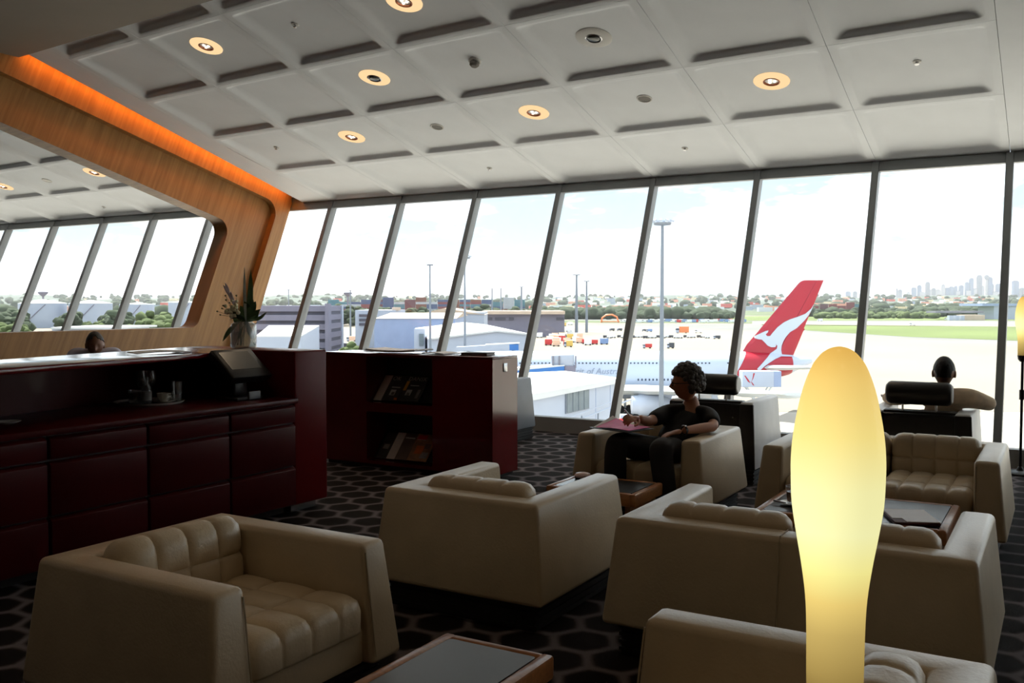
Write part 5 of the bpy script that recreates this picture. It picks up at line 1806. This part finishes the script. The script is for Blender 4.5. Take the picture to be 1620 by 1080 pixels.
# fixed link of the pier running out from the terminal, wall facing right
t = thing('pier_building', 'white pier building with a louvred window, running out from below the glass', 'building', (-28, 50, G), 0)
zr = -4.05 - G
MB().box((-4.5, 0, zr / 2 - 0.15), (9.0, 25.5, zr - 0.3)).build('wall', M['white_metal'], t, smooth=0)
MB().prism([(0.35, -13, zr - 0.55), (0.35, 13, zr - 0.30), (0.35, 13, zr + 0.02), (0.35, -13, zr - 0.05)], (-0.5, 0, 0)).build('gutter', M['white_roof'], t, smooth=0)
MB().prism([(0.2, -13, zr - 0.10), (0.2, -13, zr), (-4.5, -13, zr + 0.35), (-9.2, -13, zr), (-9.2, -13, zr - 0.10)], (0, 26, 0)).build('roof', M['white_roof'], t, smooth=0)
wz0, wz1 = -5.74 - G, -4.40 - G
MB().box((0.02, 6.1, (wz0 + wz1) / 2), (0.10, 3.5, wz1 - wz0 + 0.12)).build('window_frame', M['mast'], t, smooth=0)
for k in range(4):
    MB().box((0.06, 4.42 + 0.42 + k * 0.84, (wz0 + wz1) / 2), (0.08, 0.70, wz1 - wz0)).build('louvre_panel', M['louvre'], t, smooth=0)
for k, y in enumerate((9.0, 11.4)):
    MB().box((0.0, y, zr / 2), (0.03, 0.05, zr - 0.7)).build('panel_joint', M['blue_shed'], t, smooth=0)
b = MB()
b.tube([(0.9, 3.0, wz0 - 0.55), (0.9, 11.5, wz0 + 0.05), (0.9, 13.2, wz0 + 0.15)], 0.06, 6)
b.tube([(0.9, 2.6, wz0 - 0.2), (0.9, 10.5, wz0 + 0.35)], 0.03, 6)
b.build('handrail', M['white_metal'], t, kind='stuff')
for y in (5.0, 7.5, 10.2):
    MB().tube([(0.9, y, 0), (0.9, y, wz0 - 0.2)], 0.05, 6).build('rail_post', M['mast'], t)

# boarding bridges
t = site('boarding_bridge', 'boarding bridge with blue side and white head, docked at the airliner', 'jet bridge', 880, 154)
q = lambda px, py, dy=0.0: ((px - 880) / FPX * 154, dy, zz_(py, 154) - G)
MB().prism([q(800, 594.5), q(893, 593), q(893, 579), q(800, 588)], (0, 3.0, 0)).build('tunnel', M['blue_paint'], t, smooth=0)
MB().prism([q(798, 588), q(893.5, 579), q(893.5, 577.5), q(880, 577.5), q(798, 584)], (0, 3.4, 0)).build('tunnel_roof', M['white_roof'], t, smooth=0)
MB().prism([q(873, 579.5, 0.5), q(908, 579.5, 0.5), q(909, 561, 0.5), q(872, 562.5, 0.5)], (0, 4.5, 0), bevel=0.1).build('head', M['white_metal'], t)
MB().prism([q(893.5, 588, 0.3), q(911, 588, 0.3), q(911, 579, 0.3), q(893.5, 579, 0.3)], (0, 3.5, 0)).build('rotunda', M['lilac'], t, smooth=0)
for px in (874, 884, 910):
    MB().prism([q(px, 582, 0.2), q(px + 2.2, 582, 0.2), q(px + 2.2, 563, 0.2), q(px, 563, 0.2)], (0, 0.4, 0)).build('canopy_rib', M['grey_deck'], t, smooth=0)
for px in (840, 895):
    MB().tube([((px - 880) / FPX * 154, 1.5, 0), ((px - 880) / FPX * 154, 1.5, zz_(592, 154) - G)], 0.35, 8).build('support_leg', M['mast'], t)
t = site('boarding_bridge', 'second boarding bridge, its blue end showing just right of the bookcase top', 'jet bridge', 780, 200)
q = lambda px, py, dy=0.0: ((px - 780) / FPX * 200, dy, zz_(py, 200) - G)
MB().prism([q(715, 556), q(806, 552), q(806, 544), q(722, 549)], (0, 3.0, 0)).build('tunnel', M['white_metal'], t, smooth=0)
MB().prism([q(806, 554), q(820.5, 554), q(820.5, 544.5), q(806, 544.5)], (0, 3.2, 0)).build('end_cabin', M['blue_paint'], t, smooth=0)
MB().prism([q(768, 546.5), q(822, 543.6), q(822, 542.2), q(768, 544.8)], (0, 3.4, 0)).build('roof', M['white_roof'], t, smooth=0)
for px in (740, 812):
    MB().tube([((px - 780) / FPX * 200, 1.5, 0), ((px - 780) / FPX * 200, 1.5, zz_(553, 200) - G)], 0.35, 8).build('support_leg', M['mast'], t)

# ground vehicles
VC = {'white': (230, 232, 234), 'red': (196, 56, 56), 'dark': (70, 74, 82), 'yellow': (214, 178, 90), 'peach': (228, 190, 164), 'blue': (120, 146, 190), 'orange': (226, 130, 80)}
vm = {k: mat('vehicle_' + k, v, 0.5, noise=0.06, nscale=1) for k, v in VC.items()}
vproto = {}


def vehicle(px, py, L, k, label, group, kind='truck', H=None):
    d = gd(py)
    H = H or L * 0.5
    key = (k, kind, round(L, 1), round(H, 1))
    if key not in vproto:
        t = site(kind, label, 'vehicle', px, d, group)
        if kind == 'baggage_container':
            MB().prism([(-L / 2, -0.8, 0.45), (L / 2 - 0.3, -0.8, 0.45), (L / 2, -0.8, H * 0.4), (L / 2, -0.8, H), (-L / 2, -0.8, H)], (0, 1.6, 0)).build('body', vm[k], t, smooth=0)
            MB().box((0, 0, 0.36), (L * 1.05, 1.7, 0.18)).build('trolley', M['grey_dark'], t, smooth=0)
        else:
            MB().box((L * 0.14, 0, 0.5 + (H - 0.5) / 2), (L * 0.70, 2.2, H - 0.5), bevel=0.06, seg=1).build('body', vm[k], t, smooth=0)
            cb = MB().box((-L * 0.35, 0, 0.45 + H * 0.34), (L * 0.26, 2.1, H * 0.68), top=(0.75, 0.9), shift=(L * 0.03, 0), bevel=0.06, seg=1).build('cab', M['white_metal'] if k != 'white' else vm[k], t, smooth=0)
            MB().box((-L * 0.35, 0, 0.45 + H * 0.5), (L * 0.235, 2.12, H * 0.2)).build('windscreen', M['window_dark'], cb, smooth=0)
        for x in (-L * 0.32, L * 0.3):
            for s in (-1, 1):
                MB().lathe([(0, -0.14), (0.36, -0.14), (0.36, 0.14), (0, 0.14)], 10, (x, s * 0.85, 0.36), axis=Matrix.Rotation(pi / 2, 3, 'X')).build('wheel', M['tyre'], t)
        vproto[key] = t
    else:
        t = dup(vproto[key], gp(px, d), None, label, group)
    return t


vehicle(1079, 527, 9.0, 'orange', 'orange and white truck on the apron below the far cars', 'apron trucks')
vehicle(1105, 526.5, 5.0, 'white', 'white van right of the orange truck on the apron', 'apron trucks')
vehicle(968, 523.5, 4.0, 'dark', 'dark tug at the left of the far apron row', 'apron trucks')
vehicle(980, 523.5, 4.0, 'dark', 'dark tug right of its twin in the far apron row', 'apron trucks')
vehicle(1019, 524, 3.2, 'dark', 'small dark tug in the middle of the far apron row', 'apron trucks')
vehicle(1027, 525, 4.4, 'blue', 'pale blue van in the middle of the far apron row', 'apron trucks')
vehicle(1134, 536, 4.0, 'dark', 'dark box truck at the right end of the trolley train', 'apron trucks')
vehicle(1024, 551, 4.2, 'red', 'red tug just above the airliner roof', 'apron trucks')
vehicle(1061, 551, 3.2, 'dark', 'dark grey van right of the mast above the airliner roof', 'apron trucks', H=2.6)
vehicle(899, 549, 4.2, 'yellow', 'mustard yellow truck at the left of the apron clutter', 'apron trucks', H=3.0)
vehicle(926, 544, 3.2, 'red', 'red container dolly in the apron clutter', 'apron trucks', kind='baggage_container', H=2.4)
vehicle(941, 545, 3.0, 'red', 'red container dolly right of its twin in the apron clutter', 'apron trucks', kind='baggage_container', H=2.4)
vehicle(956, 545, 4.0, 'blue', 'pale blue container dolly in the apron clutter', 'apron trucks', kind='baggage_container', H=3.0)
rr = random.Random(9)
for i in range(24):
    vehicle(958 + i * 7.0 + rr.uniform(-1.5, 1.5), 534.5 + rr.uniform(-0.8, 0.8), 2.6, 'white' if i % 3 else 'dark', ('pale' if i % 3 else 'dark') + ' baggage trolley in the long train across the apron', ('pale' if i % 3 else 'dark') + ' baggage trolleys across the apron', 'baggage_container', 1.5)
for i in range(54):
    k = rr.choice(['white', 'white', 'white', 'peach', 'peach', 'red', 'yellow'])
    y = rr.uniform(513, 548)
    vehicle(rr.uniform(840, 905) + (y - 513) * 1.3 * rr.random(), y, 4.6 if y < 530 else 3.4, k, '%s container in the clutter of baggage gear beside the pier' % k, '%s baggage gear beside the pier' % k, 'baggage_container', 3.0)
for i in range(34):
    k = rr.choice(['white', 'white', 'blue', 'white', 'red'])
    vehicle(985 + i * 5.8 + rr.uniform(-2, 2), 510 + rr.uniform(-1.2, 0.6), 6.5, k, '%s van parked in the row beyond the apron' % k, '%s vans parked beyond the apron' % k)
for px, py, k, lab in ((536, 551, 'white', 'white van by the grey car park, right of the shed'), (527, 548, 'white', 'white truck in front of the car park tower'), (598, 548, 'white', 'white truck left of the pale blue shed'), (617, 546, 'blue', 'pale blue truck in front of the long shed'), (640, 549, 'dark', 'dark truck in front of the long shed'),
                       (546, 553, 'dark', 'dark car below the round green tree'), (556, 540, 'peach', 'peach coloured truck below the round green tree'), (570, 544, 'red', 'reddish truck left of the pale blue shed')):
    vehicle(px, py, 5.4 if k != 'dark' else 6.0, k, lab, 'vehicles by the sheds', H=2.8)
t = site('crane', 'hazy orange arched machine at the far edge of the apron', 'machine', 965, 960)
b = MB(); b.tube([(-9, 0, 0), (-8, 0, 5), (-4, 0, 8), (2, 0, 8.4), (7, 0, 6), (9, 0, 0)], 0.9, 8)
b.build('arch', vm['orange'], t)
MB().box((0, 0, 1.2), (16, 3, 0.9)).build('bed', vm['orange'], t, smooth=0)
t = site('service_van', 'red and white van below the pier, beside the seated woman', 'vehicle', 988, 140)
o = MB().box((0, 0, 1.7), (1.7, 2.0, 2.4), bevel=0.1).build('body', vm['red'], t)
MB().box((0, 0, 3.0), (1.5, 1.9, 0.8), top=(0.8, 0.8), bevel=0.1).build('roof', M['white_metal'], t)
MB().prism([(-0.85, -1.02, 1.2), (-0.2, -1.02, 1.2), (0.7, -1.02, 2.6), (0.1, -1.02, 2.6)], (0, 0.03, 0)).build('stripe', M['white_metal'], t, smooth=0)
for x in (-0.5, 0.5):
    MB().lathe([(0, -1.05), (0.4, -1.05), (0.4, 1.05), (0, 1.05)], 12, (x, 0, 0.4), axis=Matrix.Rotation(pi / 2, 3, 'X')).build('wheel', M['tyre'], t)
for px, py, lab in ((1297, 508, 'small white aircraft marker on the grass right of the red tail'), (1443.5, 514.8, 'white vehicle on the runway in the window right of the lamp'), (1498, 506, 'small white vehicle on the far grass')):
    vehicle(px, py, 5.5, 'white', lab, None or 'white vehicles on the airfield')


# ------------------------------------------------------------------ people
def skin_mesh(chains, sub=2):
    """chains: list of (points, radii); each grows its own smooth limb; returns a bmesh"""
    out = bmesh.new()
    for pts, rad in chains:
        me = bpy.data.meshes.new('tmp')
        me.from_pydata([tuple(p) for p in pts], [(i, i + 1) for i in range(len(pts) - 1)], [])
        ob = bpy.data.objects.new('tmp', me); COL.objects.link(ob)
        ob.modifiers.new('s', 'SKIN')
        sk = me.skin_vertices[0].data
        for i, r in enumerate(rad):
            sk[i].radius = r if isinstance(r, tuple) else (r, r)
            sk[i].use_root = (i == 0)
        sb = ob.modifiers.new('u', 'SUBSURF'); sb.levels = sub; sb.render_levels = sub
        dg = bpy.context.evaluated_depsgraph_get()
        ev = ob.evaluated_get(dg)
        m2 = ev.to_mesh()
        out.from_mesh(m2)
        ev.to_mesh_clear()
        bpy.data.objects.remove(ob); bpy.data.meshes.remove(me)
    return out


def fuse(bm, name, m, parent, voxel=0.007, smooth=3):
    me = bpy.data.meshes.new(name); bm.to_mesh(me); bm.free()
    ob = bpy.data.objects.new(name, me); COL.objects.link(ob)
    r = ob.modifiers.new('r', 'REMESH'); r.mode = 'VOXEL'; r.voxel_size = voxel
    s = ob.modifiers.new('s', 'SMOOTH'); s.factor = 0.5; s.iterations = smooth
    dg = bpy.context.evaluated_depsgraph_get()
    m2 = bpy.data.meshes.new_from_object(ob.evaluated_get(dg))
    bpy.data.objects.remove(ob)
    m2.name = name
    for p in m2.polygons: p.use_smooth = True
    m2.materials.clear(); m2.materials.append(m)
    o = bpy.data.objects.new(name, m2); COL.objects.link(o); o.parent = parent
    return o


def head_bm(c, face, up=(0, 0, 1), s=1.0, mats=False):
    """sculpted head: local x right, y forward, z up; 0.24 m tall at s=1"""
    f = Vector(face).normalized()
    u = Vector(up); u = (u - f * u.dot(f)).normalized()
    r = f.cross(u)
    b2 = bmesh.new()
    bmesh.ops.create_icosphere(b2, subdivisions=4, radius=1)
    g = lambda a, b_, w: math.exp(-((a - b_) / w) ** 2)
    for v in b2.verts:
        x, y, z = v.co
        # cranium and jaw
        k = max(0, -z - 0.05)
        X, Y, Z = x * 0.076 * (1 - 0.42 * k), y * 0.098 * (1 - 0.12 * k), z * 0.120
        if y < 0: Y *= 1 + 0.02; Y *= 1 - 0.38 * k
        if y > 0:
            Y -= 0.010 * g(z, 0.25, 0.25) * g(x, 0, 0.8) * 0.5
            Y += 0.033 * g(x, 0, 0.17) * g(z, -0.17, 0.13)                      # nose
            Y += 0.012 * g(x, 0, 0.12) * g(z, 0.02, 0.16)                       # bridge
            Y -= 0.012 * (g(x, 0.36, 0.18) + g(x, -0.36, 0.18)) * g(z, 0.06, 0.12)  # sockets
            Y += 0.006 * g(z, 0.22, 0.10) * g(x, 0, 0.6)                        # brow
            Y += 0.008 * g(x, 0, 0.26) * (g(z, -0.47, 0.06) + g(z, -0.57, 0.06))  # lips
            Y -= 0.006 * g(x, 0, 0.24) * g(z, -0.52, 0.03)
            Y += 0.012 * g(x, 0, 0.28) * g(z, -0.80, 0.14)                      # chin
        v.co = (X, Y, Z)
    for s_ in (-1, 1):                                                          # ears
        e = bmesh.new()
        bmesh.ops.create_icosphere(e, subdivisions=2, radius=1)
        for v in e.verts:
            q = v.co
            v.co = (s_ * (0.078 + q.x * 0.009), -0.012 + q.y * 0.019 + q.z * -0.004, -0.012 + q.z * 0.033)
        me = bpy.data.meshes.new('e'); e.to_mesh(me); e.free(); b2.from_mesh(me); bpy.data.meshes.remove(me)
    M4 = Matrix(((r.x, f.x, u.x, c[0]), (r.y, f.y, u.y, c[1]), (r.z, f.z, u.z, c[2]), (0, 0, 0, 1)))
    S = Matrix.Scale(s, 4)
    b2.transform(M4 @ S)
    return b2, M4 @ S


def merge(a, b2):
    me = bpy.data.meshes.new('m'); b2.to_mesh(me); b2.free(); a.from_mesh(me); bpy.data.meshes.remove(me)


def hand_chains(w, d, palm_n, curl=0.6, spread=1.0, thumb_side=1, s=1.0):
    """palm and five fingers from wrist w pointing along d, palm facing palm_n"""
    d = Vector(d).normalized(); n = Vector(palm_n); n = (n - d * n.dot(d)).normalized()
    sd_ = d.cross(n) * thumb_side
    w = Vector(w)
    ch = [([w, w + d * 0.045 * s, w + d * 0.085 * s], [(0.022 * s, 0.020 * s), (0.034 * s, 0.016 * s), (0.036 * s, 0.013 * s)])]
    for i, L in enumerate((0.070, 0.080, 0.074, 0.058)):
        o_ = (1.5 - i) * 0.0195 * s * spread
        p = w + d * 0.055 * s + sd_ * o_ * 0.8
        pts = [p, w + d * 0.092 * s + sd_ * o_]
        a = 0
        q = pts[-1]
        for k, fr in enumerate((0.45, 0.32, 0.23)):
            a += curl * (0.55, 0.8, 0.6)[k]
            dirv = d * cos(a) + n * sin(a)
            q = q + dirv * L * fr * s
            pts.append(q)
        ch.append((pts, [0.009 * s, 0.0095 * s, 0.0088 * s, 0.008 * s, 0.0065 * s]))
    t0 = w + d * 0.022 * s + sd_ * 0.018 * s
    t1 = t0 + (d * 0.6 + sd_ * 0.75 + n * 0.25).normalized() * 0.036 * s
    t2 = t1 + (d * 0.85 + sd_ * 0.3 + n * 0.35).normalized() * 0.030 * s
    t3 = t2 + (d * 0.9 - sd_ * 0.05 + n * 0.4).normalized() * 0.024 * s
    ch.append(([t0, t1, t2, t3], [0.013 * s, 0.0115 * s, 0.0098 * s, 0.0075 * s]))
    return ch


def V(*a): return Vector(a)


def lerp(a, b_, t): return a + (b_ - a) * t


def person(label, root, J, face, skin_m, shirt_m, trouser_m, handL, handR, sleeve=0.55, girth=1.0, hs=1.0, collar=False):
    """J: joint positions in world space"""
    t = thing('person', label, 'person', root)
    r = Vector(root)
    j = {k: Vector(v) - r for k, v in J.items()}
    g = girth
    ch = []
    ch.append(([j['pelvis'], j['spine'], j['chest'], j['neck'], lerp(j['neck'], j['head'], 0.45)], [(0.13 * g, 0.10 * g), (0.125 * g, 0.095 * g), (0.14 * g, 0.10 * g), (0.055, 0.055), (0.05, 0.052)]))
    for s in 'LR':
        ch.append(([lerp(j['chest'], j['neck'], 0.55), j['sh' + s], lerp(j['sh' + s], j['el' + s], 0.5), j['el' + s], lerp(j['el' + s], j['wr' + s], 0.4), j['wr' + s]], [0.06, 0.052, 0.044, 0.036, 0.036, 0.024]))
        ch.append(([j['pelvis'], j['hip' + s], lerp(j['hip' + s], j['kn' + s], 0.5), j['kn' + s], lerp(j['kn' + s], j['an' + s], 0.35), j['an' + s]], [0.10 * g, 0.085 * g, 0.07, 0.054, 0.052, 0.034]))
        ch.append(([j['an' + s], lerp(j['an' + s], j['toe' + s], 0.55), j['toe' + s]], [0.038, (0.042, 0.032), (0.036, 0.022)]))
    ch += hand_chains(j['wrL'], handL[0], handL[1], handL[2], 1.0, handL[3], hs)
    ch += hand_chains(j['wrR'], handR[0], handR[1], handR[2], 1.0, handR[3], hs)
    bm = skin_mesh(ch)
    hb, HM = head_bm(j['head'], face, s=hs)
    merge(bm, hb)
    fuse(bm, 'body', skin_m, t, 0.0055, 2)
    # shirt
    ch = [([j['pelvis'] + V(0, 0, 0.0), j['spine'], j['chest'], lerp(j['chest'], j['neck'], 0.62)], [(0.152 * g, 0.118 * g), (0.145 * g, 0.112 * g), (0.158 * g, 0.116 * g), (0.085, 0.075)])]
    for s in 'LR':
        e = lerp(j['sh' + s], j['el' + s], min(1, sleeve / 0.55 * 0.95)) if sleeve <= 0.55 else j['el' + s]
        pts = [lerp(j['chest'], j['neck'], 0.5), j['sh' + s], lerp(j['sh' + s], j['el' + s], 0.5), e]
        rd = [0.075, 0.068, 0.060, 0.056]
        if sleeve > 0.55:
            pts += [lerp(j['el' + s], j['wr' + s], 0.5), lerp(j['el' + s], j['wr' + s], 0.92)]
            rd = [0.085, 0.080, 0.066, 0.055, 0.047, 0.038]
        ch.append((pts, rd))
    fuse(skin_mesh(ch), 'shirt', shirt_m, t, 0.009, 2)
    ch = []
    for s in 'LR':
        ch.append(([j['pelvis'], j['hip' + s], lerp(j['hip' + s], j['kn' + s], 0.5), j['kn' + s], lerp(j['kn' + s], j['an' + s], 0.5), lerp(j['kn' + s], j['an' + s], 0.97)], [(0.14 * g, 0.115 * g), 0.108 * g, 0.098, 0.082, 0.076, 0.07]))
    fuse(skin_mesh(ch), 'trousers', trouser_m, t, 0.009, 2)
    for s in 'LR':
        a, z = j['an' + s], j['toe' + s]
        bm = skin_mesh([([a + V(0, 0, -0.01), lerp(a, z, 0.5) + V(0, 0, -0.012), z], [(0.045, 0.042), (0.05, 0.040), (0.042, 0.028)])])
        fuse(bm, 'shoe', M['black_leather'], t, 0.009, 2)
    return t, HM, j


def hair_shell(HM, parent, m, zmin, back, thick=0.008, jig=0.0, seed=1, bald=0.0):
    """hair cap over the cranium"""
    b2 = bmesh.new()
    bmesh.ops.create_icosphere(b2, subdivisions=4, radius=1)
    rr_ = random.Random(seed)
    dele = []
    for v in b2.verts:
        x, y, z = v.co
        line = zmin + max(0, y + 0.05) * 0.62 if y > -0.05 else zmin - back * min(1, (-y - 0.05) * 1.5)
        if abs(x) > 0.72: line = max(line, 0.10)
        if bald > 0 and y > 0.0: line = max(line, 0.62 - 0.5 * abs(x) + bald * 0.2 * y)
        if z < line: dele.append(v)
    bmesh.ops.delete(b2, geom=list(set(dele)), context='VERTS')
    for v in b2.verts:
        x, y, z = v.co
        k = 1 + rr_.uniform(-jig, jig)
        v.co = (x * (0.076 + thick) * k, y * (0.100 + thick) * k - 0.003, z * (0.120 + thick) * k)
    geo = bmesh.ops.solidify(b2, geom=list(b2.faces), thickness=0.012)
    b2.transform(HM)
    m_ = MB(); m_.absorb(b2)
    return m_.build('hair', m, parent, smooth=80)


# the seated woman
wj = dict(pelvis=(-2.27, 5.88, 0.43), spine=(-2.23, 6.00, 0.52), chest=(-2.19, 6.06, 0.60), neck=(-2.175, 6.11, 0.715), head=(-2.195, 6.05, 0.862),
          shL=(-2.045, 6.10, 0.648), elL=(-1.965, 5.93, 0.595), wrL=(-2.08, 5.655, 0.592), shR=(-2.335, 6.05, 0.652), elR=(-2.365, 5.80, 0.615), wrR=(-2.375, 5.655, 0.655),
          hipL=(-2.19, 5.84, 0.42), knL=(-2.15, 5.46, 0.50), anL=(-2.08, 5.43, 0.10), toeL=(-2.06, 5.30, 0.04), hipR=(-2.34, 5.84, 0.42), knR=(-2.46, 5.48, 0.515), anR=(-2.44, 5.43, 0.10), toeR=(-2.45, 5.30, 0.04))
woman, HM, j = person('seated woman with curly grey hair and glasses, in black, holding a pen', (-2.3, 5.75, 0), wj, (-0.90, -0.42, -0.08), M['skin_tan'], M['black_cloth'], M['dark_trousers'],
                      ((-0.75, -0.62, -0.2), (0, 0, -1), 0.55, -1), ((-0.15, -0.75, 0.1), (-0.5, 0.1, -0.8), 1.0, 1), 0.5, 0.92, 0.98)
b = MB()
rnd = random.Random(17)
for i in range(330):
    a, z = rnd.uniform(0, 2 * pi), rnd.uniform(-0.45, 1.0)
    q = sqrt(max(0, 1 - z * z))
    x, y = q * cos(a), q * sin(a)
    if y > 0.25 and z < 0.46: continue
    if z < 0.12 and y > -0.1: continue
    p = HM @ Vector((x * 0.084, y * 0.104 - 0.008, z * 0.128 + 0.004))
    b.ball(p, rnd.uniform(0.015, 0.024), 2, jig=0.16, rnd=rnd)
b.build('hair', M['hair_grey'], woman, smooth=180, kind='stuff', label='short curly dark grey hair')
b = MB()
for s in (-1, 1):
    ring = [HM @ Vector((s * 0.034 + 0.026 * cos(a), 0.101 - abs(cos(a)) * 0.004, 0.004 + 0.019 * sin(a))) for a in [2 * pi * k / 14 for k in range(15)]]
    b.tube(ring, 0.0026, 6)
    b.tube([HM @ Vector((s * 0.060, 0.096, 0.008)), HM @ Vector((s * 0.080, 0.05, 0.008)), HM @ Vector((s * 0.082, -0.01, 0.004))], 0.0028, 6)
b.tube([HM @ Vector((-0.009, 0.103, 0.008)), HM @ Vector((0.009, 0.103, 0.008))], 0.0024, 6)
b.build('glasses', M['black_plastic'], woman, kind='stuff', label='dark framed glasses')
wv = (j['elL'] - j['wrL']).normalized()
rotw = wv.to_track_quat('Z', 'Y').to_matrix()
MB().lathe([(0.027, -0.008), (0.030, -0.007), (0.030, 0.007), (0.027, 0.008)], 20, j['wrL'] + wv * 0.02, axis=rotw).build('watch_strap', M['black_leather'], woman)
MB().box(j['wrL'] + wv * 0.02 + V(0.002, -0.004, 0.031), (0.026, 0.026, 0.007), bevel=0.003).build('watch_face', M['chrome'], woman)

t = thing('magazine', "open magazine with a pink page on the woman's lap", 'magazine', (-2.455, 5.56, 0.592), radians(-14))
b = MB().prism([(-0.17, -0.12, 0), (0.15, -0.13, 0.0), (0.17, 0.12, 0.0), (-0.15, 0.13, 0.0)], (0, 0, 0.004))
b.build('cover', M['black_leather'], t, smooth=0)
b = MB().prism([(-0.125, -0.105, 0.005), (0.0, -0.11, 0.014), (0.0, 0.11, 0.014), (-0.125, 0.105, 0.045)], (0, 0, 0.003))
b.build('pink_page', M['pink_page'], t, smooth=0, label='bright pink page')
b = MB().prism([(0.0, -0.11, 0.014), (0.14, -0.105, 0.008), (0.15, 0.105, 0.012), (0.0, 0.11, 0.014)], (0, 0, 0.003))
b.build('pink_page', M['pink_page'], t, smooth=0, label='bright pink page')
MB().prism([(-0.145, -0.11, 0.004), (-0.126, -0.105, 0.006), (-0.126, 0.105, 0.046), (-0.15, 0.10, 0.06)], (0, 0, 0.003)).build('white_page', M['white_paper'], t, smooth=0)
pw = Vector(wj['wrR']) + V(-0.015, -0.085, 0.01)
t = thing('pen', "slim pale pen in the woman's raised hand", 'pen', pw)
MB().tube([(0.014, 0.02, -0.028), (-0.035, -0.03, 0.055)], 0.0045, 8).build('barrel', M['chrome'], t)
MB().tube([(0.014, 0.02, -0.028), (0.021, 0.027, -0.04)], [0.004, 0.001], 8).build('tip', M['black_plastic'], t)

# the man lounging in the recliner, seen from behind
mj = dict(pelvis=(-0.80, 7.66, 0.43), spine=(-0.77, 7.53, 0.54), chest=(-0.745, 7.43, 0.64), neck=(-0.742, 7.37, 0.78), head=(-0.743, 7.37, 0.905),
          shR=(-0.575, 7.42, 0.725), elR=(-0.455, 7.55, 0.675), wrR=(-0.50, 7.78, 0.672), shL=(-0.91, 7.43, 0.735), elL=(-1.12, 7.58, 0.675), wrL=(-1.20, 7.76, 0.672),
          hipL=(-0.90, 7.70, 0.42), knL=(-0.95, 8.10, 0.50), anL=(-0.95, 8.30, 0.10), toeL=(-0.96, 8.45, 0.04), hipR=(-0.70, 7.70, 0.42), knR=(-0.66, 8.10, 0.50), anR=(-0.66, 8.30, 0.10), toeR=(-0.66, 8.45, 0.04))
man, HM, j = person('man in a beige shirt seen from behind, arm over the recliner armrest', (-0.78, 7.65, 0), mj, (-0.05, 1, 0.0), M['skin_brown'], M['beige_shirt'], M['dark_trousers'],
                    ((-0.1, 0.9, 0.05), (0, 0, -1), 0.4, -1), ((-0.35, 0.8, 0.05), (0, 0, -1), 0.4, 1), 0.62, 0.95, 0.94)
hair_shell(HM, man, M['hair_black'], 0.0, 0.34, 0.005, 0.01, 4)

# the man behind the bar
fd = V(0.80, -0.58, -0.22)
sd2 = V(-0.58, -0.80, 0)
c0 = V(-7.66, 5.475, 0)
bj = dict(head=c0 + V(0, 0, 1.02), neck=c0 - fd * 0.07 + V(0, 0, 0.905), chest=c0 - fd * 0.10 + V(0, 0, 0.83), spine=c0 - fd * 0.11 + V(0, 0, 0.64), pelvis=c0 - fd * 0.12 + V(0, 0, 0.50))
for s, k in (('L', -1), ('R', 1)):
    q = sd2 * k
    bj['sh' + s] = bj['chest'] + q * 0.19 + V(0, 0, 0.09)
    bj['el' + s] = bj['chest'] + q * 0.24 + V(0.08, -0.06, -0.14)
    bj['wr' + s] = bj['chest'] + q * 0.12 + V(0.26, -0.19, -0.18)
    bj['hip' + s] = bj['pelvis'] + q * 0.10
    bj['kn' + s] = bj['pelvis'] + q * 0.13 + V(0.33, -0.24, 0.0)
    bj['an' + s] = bj['pelvis'] + q * 0.13 + V(0.30, -0.22, -0.40)
    bj['toe' + s] = bj['an' + s] + V(0.11, -0.08, -0.045)
    bj['an' + s].z = 0.09; bj['toe' + s].z = 0.045
bj['pelvis'].z = 0.50
barman, HM, j = person('man with receding black hair behind the bar counter, looking down', (c0.x, c0.y, 0), bj, fd, M['skin_brown'], M['pale_shirt'], M['dark_trousers'],
                       (tuple(V(0.8, -0.58, -0.1)), (0, 0, -1), 0.5, -1), (tuple(V(0.8, -0.58, -0.1)), (0, 0, -1), 0.5, 1), 0.62, 1.0, 0.98)
hair_shell(HM, barman, M['hair_black'], 0.05, 0.45, 0.007, 0.01, 6, bald=1.0)
t = thing('stool', 'low upholstered stool under the man behind the bar', 'stool', (bj['pelvis'].x, bj['pelvis'].y, 0))
MB().lathe([(0, 0.33), (0.19, 0.33), (0.20, 0.35), (0.19, 0.385), (0, 0.39)], 24).build('seat', M['black_leather'], t, smooth=50)
MB().tube([(0, 0, 0.02), (0, 0, 0.33)], 0.03, 12).build('column', M['chrome'], t)
MB().lathe([(0, 0), (0.18, 0), (0.18, 0.012), (0.03, 0.03), (0, 0.03)], 24).build('base', M['chrome'], t, smooth=50)
